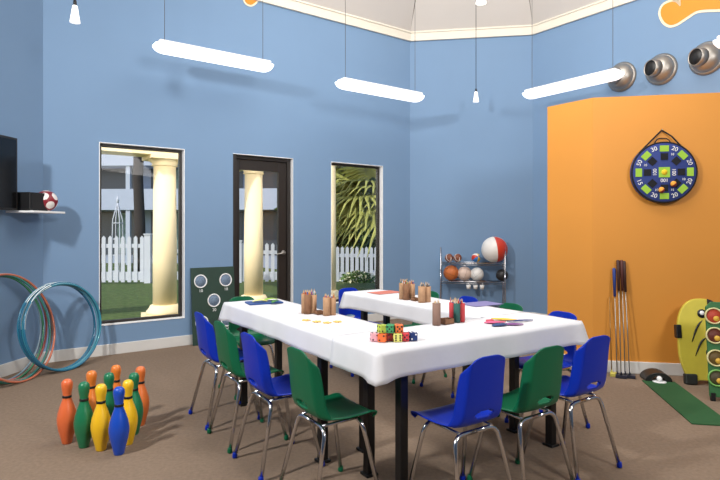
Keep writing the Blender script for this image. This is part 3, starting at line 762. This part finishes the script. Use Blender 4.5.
for i in range(m):
    b.faces.new([vo[0][i], vo[0][i+1], vo[1][i+1], vo[1][i]]); b.faces.new([vi[0][i], vi[0][i+1], vi[1][i+1], vi[1][i]])
    for e in (0, 1): b.faces.new([vo[e][i], vo[e][i+1], vi[e][i+1], vi[e][i]])
for i in (0, m): b.faces.new([vo[0][i], vo[1][i], vi[1][i], vi[0][i]])
obj('cup_housing', b, mat('cup_black', (30, 28, 28), .4), t, bevel=.004)
b = NB(); lathe(b, [(0, -.0), (.052, 0), (.052, .004), (.042, .005), (0, .0052)], 24, Matrix.Translation((.03, ym, .008))); obj('cup_ring', b, M_WHITEP, t)
b = NB(); lathe(b, [(.021*math.sin(PI*i/12), .021-.021*math.cos(PI*i/12)) for i in range(13)], 20)
q = Vector((c1.x, c1.y))+d_*.03+Vector((-d_.y, d_.x))*ym
o = obj('golf_ball', b, M_WHITEP, loc=(q.x, q.y, .0133)); tag(o, 'white golf ball at the black cup of the putting mat', 'ball')

# ------------------------------------------------------------------ yellow board and green toss stand on the right
q = fp(706, 385)
t = thing('body_board', 'yellow body board with black scratch marks leaning on the orange wall', 'body board', (q.x, q.y, 0), TO)
H_ = .70; tl = Matrix.Rotation(R(-10), 4, 'X')
def board_outline(w, h, n=14):
    pts = [(-w*.62, 0.0), (-w*.25, .035), (w*.25, .035), (w*.62, 0)]
    rt = [(w*(.62+.38*math.sin(PI/2*min(1, i/n*1.6))) , h*.62*i/n) for i in range(1, n+1)]
    top = [(w*math.cos(PI/2*i/n)**.8, h*.62+h*.38*math.sin(PI/2*i/n)) for i in range(1, n)]
    pts += rt+top+[(0, h)]+[(-x, z) for x, z in top[::-1]]+[(-x, z) for x, z in rt[::-1]]
    return pts
b = NB(); prism(b, board_outline(.19, H_), -.02, .02); bmesh.ops.transform(b, matrix=tl, verts=b.verts); obj('deck', b, mat('yellow_foam_board', (206, 190, 66), .5, var=.06), t, bevel=.008)
b = NB(); prism(b, [(.045, .01), (.125, .01), (.125, .655), (.07, .69), (.045, .697)], -.026, -.0205); bmesh.ops.transform(b, matrix=tl, verts=b.verts); obj('centre_stripe', b, M_BLACK, t)
b = NB(); prism(b, [(.062, .06), (.08, .06), (.08, .66), (.062, .66)], -.028, -.0262); bmesh.ops.transform(b, matrix=tl, verts=b.verts); obj('green_stripe', b, mat('board_green', (50, 120, 66), .5), t)
b = NB()
for (xa, za, xb, zb) in ((.0, .52, -.09, .34), (.02, .38, -.07, .23)):
    pts = [tl @ Vector((xa+(xb-xa)*k/8, -.022, za+(zb-za)*k/8-.03*math.sin(PI*k/8)*-1)) for k in range(9)]
    tube(b, pts, [.002+.006*math.sin(PI*k/8) for k in range(9)], 6)
for (xa, za) in ((.0, .575), (.045, .26)): lathe(b, [(0, 0), (.036, 0), (.036, .004), (0, .004)], 20, tl @ Matrix.Translation((xa, -.02, za)) @ RX)
obj('scratch_print', b, M_BLACK, t)
for (xa, za) in ((.0, .58), (.045, .265)):
    b = NB(); lathe(b, [(0, 0), (.018, 0), (.018, .003), (0, .003)], 16, tl @ Matrix.Translation((xa, -.0245, za)) @ RX); obj('white_dot', b, M_WHITEP, t)
b = NB(); box(b, -.205, -.165, -.03, .03, .37, .48, mtx=tl); obj('side_grip', b, M_BLACK, t, bevel=.006)
b = NB(); box(b, -.16, -.07, -.035, .03, .0, .085, mtx=tl); obj('tail_bumper', b, mat('tail_black', (40, 42, 38), .6), t, bevel=.01)
q = fp(722, 402); 
t = thing('toss_stand', 'green upright toss stand with round ringed pockets at the right edge', 'toss stand', (q.x, q.y, 0), TO-R(6))
b = NB(); tl2 = Matrix.Rotation(R(-9), 4, 'X')
prism(b, [(-.075, .03), (.17, .03), (.17, .69), (.13, .73), (-.04, .73), (-.075, .69)], 0, .03); bmesh.ops.transform(b, matrix=tl2, verts=b.verts); obj('panel', b, mat('stand_green', (46, 104, 56), .55, var=.06), t, bevel=.006)
b = NB(); box(b, -.07, -.04, 0, .03, 0, .06); box(b, .12, .15, 0, .03, 0, .06); tube(b, [(0, .12, .60), (0, .26, .01)], .01, 8); obj('stand_foot', b, M_BLACK, t)
for k, z in enumerate((.625, .48, .315, .17)):
    mt = tl2 @ Matrix.Translation((-.025, 0, z)) @ RX
    b = NB(); lathe(b, [(.052, 0), (.052, .012), (.062, .012), (.062, 0)], 28, mt); obj('ring', b, [mat('ring_cream', (216, 206, 150), .5), mat('ring_green', (120, 180, 90), .5)][k > 2], t)
    b = NB(); lathe(b, [(0, .003), (.052, .003), (.052, .001)], 28, mt); obj('pocket', b, [mat('pocket_red', (180, 62, 40), .6), mat('pocket_brown', (96, 40, 26), .6), mat('pocket_olive', (96, 74, 30), .6), mat('pocket_dark', (74, 64, 40), .6)][k], t)
    b = NB(); lathe(b, [(0, .004), (.02, .004), (.02, .006), (0, .006)], 20, mt @ Matrix.Translation((.015, -.02, 0))); obj('pocket_print', b, mat('print_yellow', (214, 170, 60), .6), t)

# ------------------------------------------------------------------ light fixtures
def fixture(x, y, z, rot, label, L=1.25):
    t = thing('hanging_light', label, 'light fixture', (x, y, z), rot, 'hanging fluorescent lights')
    n = 10; w = .085
    def sect(y0s):
        return y0s
    b = NB(); prof = [(-w, .0), (-w*.98, -.035), (-w*.8, -.062), (-w*.45, -.078), (0, -.082), (w*.45, -.078), (w*.8, -.062), (w*.98, -.035), (w, 0)]
    xs = [0, .02, .05, .09, L-.09, L-.05, L-.02, L]; sc = [.45, .75, .93, 1, 1, .93, .75, .45]; rings = []
    for xx, s_ in zip(xs, sc): rings.append([b.verts.new((xx, yy*(.55+.45*s_), zz*s_)) for yy, zz in prof])
    for i in range(len(xs)-1):
        for k in range(len(prof)-1): b.faces.new([rings[i][k], rings[i+1][k], rings[i+1][k+1], rings[i][k+1]]).smooth = True
        b.faces.new([rings[i][0], rings[i][-1], rings[i+1][-1], rings[i+1][0]])
    b.faces.new(rings[0]); b.faces.new(rings[-1][::-1])
    obj('diffuser', b, M_EMIT, t)
    b = NB(); box(b, .03, L-.03, -w*.9, w*.9, .0005, .035); obj('housing', b, M_WHITEP, t, bevel=.02, seg=3)
    for xx in (.10, L-.10):
        wx = x+math.cos(rot)*xx; wy = y+math.sin(rot)*xx
        b = NB(); tube(b, [(xx, 0, .034), (xx, 0, ceil_z(wx, wy)-z)], .0028, 6); obj('cable', b, mat('cable_grey', (90, 88, 86), .5), t)
fixture(-1.985, 5.30, 3.06, TA, 'hanging fluorescent light near the left wall, above the first window')
fixture(-.246, 6.15, 2.925, TA, 'hanging fluorescent light above the palm window')
fixture(2.09, 6.95, 2.975, TC, 'hanging fluorescent light on the right, above the orange wall edge')
fixture(3.235, 5.0, 2.97, TC, 'hanging fluorescent light at the right edge, only its tip showing')
def pendant(px, pyb, zb, label):
    d = (zb-CH)*F/(HZ-pyb); x = (px-360)/F*d
    t = thing('pendant_lamp', label, 'pendant lamp', (x, d, zb), 0, 'small white pendant lamps')
    b = NB(); lathe(b, [(.040, 0), (.036, .02), (.020, .125), (.016, .135), (0, .135)], 20); obj('shade', b, mat('pendant_white', (248, 246, 240), .4, emit=.9), t)
    b = NB(); lathe(b, [(0, .134), (.014, .134), (.012, .175), (0, .18)], 12); obj('socket', b, M_BLACK, t)
    b = NB(); tube(b, [(0, 0, .175), (0, 0, ceil_z(x, d)-zb)], .004, 6); obj('cord', b, M_BLACK, t)
pendant(75, 22.5, 2.92, 'small white cone pendant lamp at the upper left')
pendant(476, 102, 2.95, 'small white cone pendant lamp in front of the corner wall')
pendant(481, 3.5, 2.95, 'small white pendant lamp cut by the top edge of the frame')

# ------------------------------------------------------------------ nozzles and mural on right wall
def wpos(px, py, p, a, out=0.):
    p = p+Vector((math.sin(a), -math.cos(a)))*out; s_ = s_ofw(px, p, a); q = p+dv(a)*s_
    return Vector((q.x, q.y, CH-(py-HZ)/F*q.y))
for px, py, lb in ((622, 77, 'round metal air nozzle behind the right hanging light, leftmost'), (661.5, 69.5, 'round metal air nozzle on the right wall, middle'), (707, 58.5, 'round metal air nozzle on the right wall, rightmost')):
    q = wpos(px, py, P_BC, TC)
    t = thing('air_nozzle', lb, 'air nozzle', q, TC, 'air nozzles on the right wall')
    b = NB(); lathe(b, [(0, .0), (.175, 0), (.178, .012), (.165, .022), (.158, .03)], 40, RX); obj('flange', b, M_STEEL, t)
    b = NB(); lathe(b, [(.155*math.cos(PI/2*i/12), .02+.115*math.sin(PI/2*i/12)) for i in range(11)], 40, RX); obj('dome', b, M_STEEL, t)
    # spout aims towards the camera side
    aim = Matrix.Translation((-.02, -.09, .0)) @ Matrix.Rotation(R(-20), 4, 'Z') @ RX
    b = NB(); lathe(b, [(.098, 0), (.092, .085), (.084, .085), (.08, .02), (0, .02)], 32, aim); obj('spout', b, M_STEEL, t)
    b = NB(); lathe(b, [(0, .078), (.083, .078), (.083, .07), (0, .07)], 32, aim); obj('spout_opening', b, M_BLACK, t)
def mural(label, p, a, pts, halo=.028):
    n = len(pts); cx_, cz_ = sum(q[0] for q in pts)/n, sum(q[1] for q in pts)/n
    t = thing('wall_mural', label, 'mural', (*(p), 0), a)
    b = NB(); prism(b, pts, -.012, -.006); obj('orange_shape', b, mat('mural_orange', (222, 140, 30), .6), t)
    # outline: offset polygon
    out = []
    for i in range(n):
        A_, B_, C_ = Vector(pts[i-1]), Vector(pts[i]), Vector(pts[(i+1) % n])
        d = (C_-A_).normalized(); out.append((B_.x+d.y*halo, B_.y-d.x*halo))
    ar = sum(pts[i][0]*pts[(i+1) % n][1]-pts[(i+1) % n][0]*pts[i][1] for i in range(n))
    if ar < 0: out = [(2*pts[i][0]-out[i][0], 2*pts[i][1]-out[i][1]) for i in range(n)]
    b = NB(); prism(b, out, -.006, -.0005); obj('cream_outline', b, mat('mural_cream', (236, 220, 190), .6), t)
def cpt(px, py, p=P_BC, a=TC):
    q = wpos(px, py, p, a); return ((Vector((q.x, q.y))-p).dot(dv(a)), q.z)
raw = [(681, 6), (676, 2.5), (670, 2.5), (663.5, 6), (661, 13), (664, 21), (670, 25), (677, 23.5), (687, 17), (697, 11), (708, 9.5), (720, 9), (742, 6), (765, -6), (770, -30), (745, -20), (722, -16), (704, -26), (690, -22), (681, -10)]
pp = [cpt(*r_) for r_ in raw]
def cm(pts, k=4):
    out = []; n = len(pts)
    for i in range(n):
        a_, b_, c_, d_2 = (Vector(pts[(i+j-1) % n]) for j in range(4))
        for q in range(k):
            t_ = q/k; out.append(tuple(.5*((2*b_)+(-a_+c_)*t_+(2*a_-5*b_+4*c_-d_2)*t_*t_+(-a_+3*b_-3*c_+d_2)*t_**3)))
    return out
mural('orange scroll with cream outline painted high on the right wall', P_BC, TC, cm(pp))
raw = [(244, -2), (246, 3), (251, 5), (256, 1.5), (258, -4), (262, -14), (250, -18), (243, -10)]
pa = [cpt(x, y, P_LA, TA) for x, y in raw]
mural('small orange mural tip at the top edge above the door', P_LA, TA, cm(pa), .02)

# ------------------------------------------------------------------ outside
M_COL = mat('cream_column_paint', (250, 230, 188), .7, var=.02)
GR = mat('lawn_grass', (72, 92, 40), .95, var=.35, scale=9, bump=.6, bscale=90)
bm = NB(); nx, ny = 30, 24
def gz(y): return -.03-max(0, min(1, (y-12.8)/3))*.27
gv = [[bm.verts.new((-18+34*i/nx, 4+30*j/ny, gz(4+30*j/ny))) for i in range(nx+1)] for j in range(ny+1)]
for j in range(ny):
    for i in range(nx):
        c_ = Vector((-18+34*(i+.5)/nx, 4+30*(j+.5)/ny)); bm.faces.new([gv[j][i], gv[j][i+1], gv[j+1][i+1], gv[j+1][i]])
o = obj('lawn', bm, GR); o.location.z = -.14; o['kind'] = 'structure'
# raise the lawn level to meet column feet outside: separate slab seen through windows
nA = Vector((-math.sin(TA), math.cos(TA)))
bm = NB(); q0 = P_LA-dv(TA)*7+nA*.2; q1 = P_LA+dv(TA)*9+nA*.2; pts = [q0, q1, q1+nA*22, q0+nA*22]
n1, n2 = 16, 44; gv = []
for j in range(n2+1):
    rowv = []
    for i in range(n1+1):
        p = q0+(q1-q0)*i/n1+nA*22*j/n2; rowv.append(bm.verts.new((p.x, p.y, gz(p.y)+.03)))
    gv.append(rowv)
for j in range(n2):
    for i in range(n1): bm.faces.new([gv[j][i], gv[j][i+1], gv[j+1][i+1], gv[j+1][i]])
C.objects.unlink(o); bpy.data.objects.remove(o)
o = obj('grass_lawn', bm, GR); tag(o, 'green lawn outside the windows in front of the white fence', 'lawn', kind='stuff')
def column(x, y, label, r=.163, h=2.29, cw=.25):
    t = thing('column', label, 'column', (x, y, 0), TA, 'cream porch columns outside')
    b = NB(); box(b, -.26, .26, -.26, .26, 0, .07); lathe(b, [(.25, .07), (.25, .11), (.215, .15), (.195, .19), (r+.005, .20)], 32); obj('base', b, M_COL, t)
    b = NB(); lathe(b, [(r, .19), (r, h*.4), (r*.93, h-.14)], 32); obj('shaft', b, M_COL, t)
    b = NB(); lathe(b, [(r*.93, h-.145), (r*1.12, h-.13), (r*1.0, h-.11), (cw*.88, h-.06), (cw*.92, h-.05)], 32); box(b, -cw, cw, -cw, cw, h-.05, h); obj('capital', b, M_COL, t)
col1, col2, col3 = Vector((-2.775, 7.82)), Vector((-1.725, 8.92)), Vector((-.58, 9.62))
column(*col1, 'cream column seen through the left window'); column(*col2, 'cream column seen through the glass door', r=.152, cw=.2); column(*col3, 'cream column edge seen at the left side of the palm window', h=2.62)
bm = NB()
def beam(bm, a, b, w=.2, z0=2.29, z1=2.62):
    d = (b-a).normalized(); n = Vector((-d.y, d.x))*w
    vprism(bm, [tuple(q) for q in (a-n, b-n, b+n, a+n)], z0, z1)
beam(bm, col1-dv(TA)*5, col1+dv(TA)*.2); beam(bm, col1, col2, z0=2.291, z1=2.618); beam(bm, col2, col2+dv(TA+PI/2)*3, z0=2.292, z1=2.615)
o = obj('porch_beam', bm, M_COL); tag(o, 'cream beam on the columns of the left window and the door', 'beam')
bm = NB(); beam(bm, col3-dv(TA)*.5, col3+dv(TA)*3, z0=2.62, z1=2.9)
o = obj('porch_beam', bm, M_COL); tag(o, 'cream beam on the column beside the palm window', 'beam')
# picket fence
M_FW = mat('white_fence_paint', (198, 203, 212), .6, var=.02)
def picket_fence(a, b, top, z0a, z0b, label, sp=.145):
    ang = math.atan2(b.y-a.y, b.x-a.x); L = (b-a).length
    t = thing('picket_fence', label, 'fence', (a.x, a.y, z0a), ang, 'white picket fences')
    sl = (z0b-z0a)/L; n = int(L/sp); bb = NB()
    for i in range(n):
        x = sp*(i+.5); z = sl*x; w = .042
        pts = [(x-w, z+.02), (x+w, z+.02), (x+w, z+top-.05), (x, z+top), (x-w, z+top-.05)]; prism(bb, pts, -.03, -.008)
    obj('picket_panel', bb, M_FW, t)
    bb = NB()
    for zz, h in ((.06, .2), (top-.28, .09)):
        vs = [(0, zz), (L, zz+sl*L), (L, zz+h+sl*L), (0, zz+h)]; prism(bb, vs, -.008, .03)
    obj('rail', bb, M_FW, t)
    k = max(1, round(L/2.4))
    for i in range(k+1):
        x = L*i/k; bb = NB(); box(bb, x-.07, x+.07, -.07, .07, sl*x-.1, sl*x+top+.02); box(bb, x-.085, x+.085, -.085, .085, sl*x+top+.02, sl*x+top+.05); obj('post', bb, M_FW, t)
picket_fence(Vector((-9.5, 12.6)), Vector((-4.95, 12.85)), 1.10, 0, 0, 'tall white picket fence seen through the left window, ending at its thick post')
picket_fence(Vector((-4.75, 12.95)), Vector((-1.2, 14.0)), .98, 0, -.1, 'lower white picket fence seen right of the left window column and through the door')
picket_fence(Vector((-1.15, 14.05)), Vector((3.0, 15.2)), .93, -.11, -.2, 'white picket fence seen through the palm window', .13)
# building
M_FAC = mat('blue_grey_facade', (150, 162, 184), .8, var=.05, scale=2)
t = thing('hotel_building', 'two storey blue-grey building with dark windows beyond the fence', 'building', (-5, 24, 0), R(-3))
b = NB(); box(b, -12, 10, 0, 6, -1, 7.6); obj('wall', b, M_FAC, t)
for z0, z1 in ((2.04, 2.92), (3.9, 4.75)):
    b = NB(); box(b, -12, 10, -1.2, -.0, z0, z1); obj('balcony_band', b, mat('balcony_paint', (168, 178, 196), .8, var=.03), t)
M_WIN = mat('dark_window', (58, 68, 80), .3)
for k in range(9):
    for z0, z1 in ((.1, 2.0), (2.95, 3.9), (4.8, 6.0)):
        x = -11.4+k*2.4; b = NB(); box(b, x, x+1.7, -.03, .02, z0, z1); w_ = obj('window', b, M_WIN, t)
        if (k*7+int(z0)) % 3 != 1:
            b = NB(); box(b, x+.9, x+1.45, -.05, -.03, z0+.05, z1-.05); obj('curtain', b, mat('curtain_pale', (128, 148, 142), .8, var=.3, scale=3), w_)
for k in range(7):
    b = NB(); x = -11.5+k*3.4; box(b, x-.09, x+.09, -1.15, -1.0, -.5, 6); obj('pillar', b, mat('pillar_paint', (170, 180, 195), .7), t)
# trunk
b = NB(); pts = [(0, 0, -.2), (.05, 0, 1.5), (-.02, .03, 3), (.03, 0, 5), (.05, 0, 6.5)]; tube(b, pts, [.2, .16, .15, .15, .15], 14)
o = obj('palm_trunk', b, mat('palm_bark', (58, 52, 48), .95, var=.4, scale=30, bump=1, bscale=40), loc=(-6.85, 17, -.2)); tag(o, 'dark slim palm trunk between fence and building, seen in the left window', 'tree trunk')
# white garden trellis tower seen through window one
t = thing('garden_obelisk', 'slender white garden tower beyond the fence in the left window', 'garden ornament', (-7.05, 16, -.25), 0); t.scale = (.62, .62, .93)
b = NB()
for sx, sy in ((-1, -1), (1, -1), (1, 1), (-1, 1)): tube(b, [(sx*.2, sy*.2, 0), (sx*.16, sy*.16, 1.9), (0, 0, 2.45)], .025, 6)
for z in (.3, .8, 1.3, 1.8):
    s_ = .2-.04*z/1.9
    tube(b, [(-s_, -s_, z), (s_, -s_, z), (s_, s_, z), (-s_, s_, z)], .018, 6, closed=True)
lathe(b, [(0, 2.4), (.06, 2.45), (.07, 2.52), (0, 2.68)], 12); obj('frame', b, M_FW, t)
# palm and shrubs
def fan_leaf(bm, org, d, size, n=26, droop=.35, mi=0):
    d = d.normalized(); side = d.cross(Vector((0, 0, 1))).normalized(); up = side.cross(d).normalized()
    for k in range(n):
        a = R(-115+230*k/(n-1)); r = size*(.78+.22*math.cos(a*.7)); w = size*.035
        dirv = d*math.cos(a)+side*math.sin(a); perp = d*(-math.sin(a))+side*math.cos(a)
        prev = None
        for j in range(5):
            t_ = j/4; c_ = org+dirv*r*t_+up*(.10*size*math.sin(t_*PI*.6))-Vector((0, 0, droop*size*t_**2.6))
            ww = w*(.25+1.6*t_) if t_ < .5 else w*(1.05*(1-t_)/.5+.02)
            cur = [bm.verts.new(c_-perp*ww), bm.verts.new(c_+up*ww*.5), bm.verts.new(c_+perp*ww)]
            if prev:
                for q in (0, 1):
                    f = bm.faces.new([prev[q], cur[q], cur[q+1], prev[q+1]]); f.material_index = mi
            prev = cur
def palm(x, y, h, label, dirs_, size=.9, seed=0):
    t = thing('fan_palm', label, 'palm tree', (x, y, 0), 0, 'fan palms outside the right window')
    b = NB(); tube(b, [(0, 0, -.3), (.03, 0, h*.5), (0, 0, h)], [.14, .11, .12], 12); obj('trunk', b, mat('palm_bark', (58, 52, 48), .95), t)
    rnd = random.Random(seed)
    for az, el in dirs_:
        d = Vector((math.cos(R(az))*math.cos(R(el)), math.sin(R(az))*math.cos(R(el)), math.sin(R(el))))
        b = NB(); st = Vector((0, 0, h)); e_ = st+d*rnd.uniform(.5, .75); tube(b, [st, (st+e_)/2+Vector((0, 0, .05)), e_], .014, 6)
        fan_leaf(b, e_, (d-Vector((0, 0, .25))), size*rnd.uniform(.85, 1.1), droop=rnd.uniform(.2, .45))
        obj('frond', b, mat('palm_green', (160, 164, 92), .55, var=.3, scale=5), t, recalc=False)
palm(.42, 11.2, 1.75, 'large pale green fan palm close outside the right window', [(200, 15), (250, -5), (170, 40), (300, 10), (215, 55), (240, 30), (180, -15), (30, 20), (90, 35), (340, 40), (130, 15), (270, 60), (225, -20), (210, 0), (260, 20), (190, 30), (235, 10), (280, -15)], 1.1, 3)
palm(-.9, 15.5, 2.9, 'taller fan palm further back between door and right window', [(200, 15), (250, -5), (170, 40), (300, 10), (30, 20), (90, 35), (340, 40), (130, 15), (270, 50)], .9, 5)
def shrub(x, y, z, rx, ry, rz, n, rgb, label, nm='shrub', ls=.06, flowers=None, kind=None, cat='shrub'):
    rnd = random.Random(int(x*100+y)); b = NB()
    for i in range(n):
        v = Vector((rnd.gauss(0, 1), rnd.gauss(0, 1), rnd.gauss(0, 1))).normalized()*rnd.uniform(.55, 1)
        c_ = Vector((v.x*rx, v.y*ry, rz+v.z*rz)); R_ = Euler((rnd.uniform(0, 6), rnd.uniform(0, 6), rnd.uniform(0, 6))).to_matrix()
        l = ls*rnd.uniform(.6, 1.3); vs = [b.verts.new(c_+R_@Vector(q)) for q in ((0, -l, 0), (l*.45, 0, l*.1), (0, l, 0), (-l*.45, 0, l*.1))]
        b.faces.new(vs).material_index = 1 if flowers and rnd.random() < .3 else 0
    for i in range(6):
        a = i*1.05; tube(b, [(0, 0, 0), (math.cos(a)*rx*.5, math.sin(a)*ry*.5, rz*1.3)], .012, 5, mi=0)
    ms = [mat('leaf_%d_%d_%d' % rgb, rgb, .6, var=.35, scale=4)]
    if flowers: ms.append(mat('petal_%d_%d_%d' % flowers, flowers, .6))
    o = obj(nm, b, ms, loc=(x, y, z), recalc=False); tag(o, label, cat)
shrub(-.05, 13.3, -.15, .45, .35, .20, 800, (84, 116, 50), 'flowering shrub with pale blossoms in front of the fence in the palm window', 'flowering_shrub', .05, (228, 226, 190))
shrub(-.4, 17.5, -.3, 2.2, .8, 1.9, 4200, (70, 88, 42), 'dark green tree mass behind the fence in the palm window', 'tree', .17, cat='tree')
shrub(1.6, 18.5, -.3, 1.8, .9, 2.4, 3600, (62, 84, 44), 'darker tree further right behind the palm window fence', 'tree', .18, cat='tree')

# ------------------------------------------------------------------ lights, world, camera
def area(name, loc, target, size, power, color=(1, 1, 1), size_y=None):
    l = bpy.data.lights.new(name, 'AREA'); l.energy = power; l.size = size; l.color = color
    if size_y: l.shape = 'RECTANGLE'; l.size_y = size_y
    o = bpy.data.objects.new(name, l); C.objects.link(o); o.location = loc
    o.rotation_euler = (Vector(target)-Vector(loc)).to_track_quat('-Z', 'Y').to_euler(); return o
area('key_light', (-2.9, .9, 3.35), (.9, 4.9, 1.0), .30, 185, (1, .985, .96))
area('fill_light', (2.8, -.4, 3.5), (.0, 5.5, 1.2), .9, 120, (1, .98, .95))
area('room_light', (.9, 4.2, 4.7), (1.6, 6.0, 1.2), 3.0, 150, (1, .97, .93))
area('bounce_light', (.6, 2.2, 2.9), (.6, 4.5, 5.5), 2.0, 55, (1, .96, .92))
for q in (1.0, 2.3, 3.7):  # added warm fill lamps, no fittings, to brighten the columns outside
    p = P_LA+dv(TA)*(q-.3)+nA*.5
    area('column_fill', (p.x, p.y, 2.5), (p.x-.9+.3*q, p.y+2.6, 1.0), .6, 18, (1, .93, .8))
sun = bpy.data.lights.new('sun', 'SUN'); sun.energy = 3.2; sun.angle = R(1); sun.color = (1, .94, .82)
so = bpy.data.objects.new('sun', sun); C.objects.link(so); so.rotation_euler = Vector((.35, .75, -.85)).to_track_quat('-Z', 'Y').to_euler()
w = bpy.data.worlds.new('sky'); bpy.context.scene.world = w; w.use_nodes = True; nt = w.node_tree
bg = nt.nodes['Background']; sk = nt.nodes.new('ShaderNodeTexSky'); sk.sky_type = 'NISHITA'; sk.sun_disc = False; sk.sun_elevation = R(40); sk.sun_rotation = R(220)
nt.links.new(sk.outputs['Color'], bg.inputs['Color']); bg.inputs['Strength'].default_value = .25
cam = bpy.data.cameras.new('camera'); co = bpy.data.objects.new('camera', cam); C.objects.link(co)
cam.sensor_fit = 'HORIZONTAL'; cam.sensor_width = 36; cam.lens = F/720*36
cam.shift_x = 0; cam.shift_y = -(240-HZ)/720
co.location = (0, 0, CH); co.rotation_euler = (R(90), 0, 0)
sc = bpy.context.scene; sc.camera = co
sc.view_settings.view_transform = 'Standard'; sc.view_settings.look = 'None'; sc.view_settings.gamma = 1; sc.view_settings.use_curve_mapping = False
sc.view_settings.exposure = 0
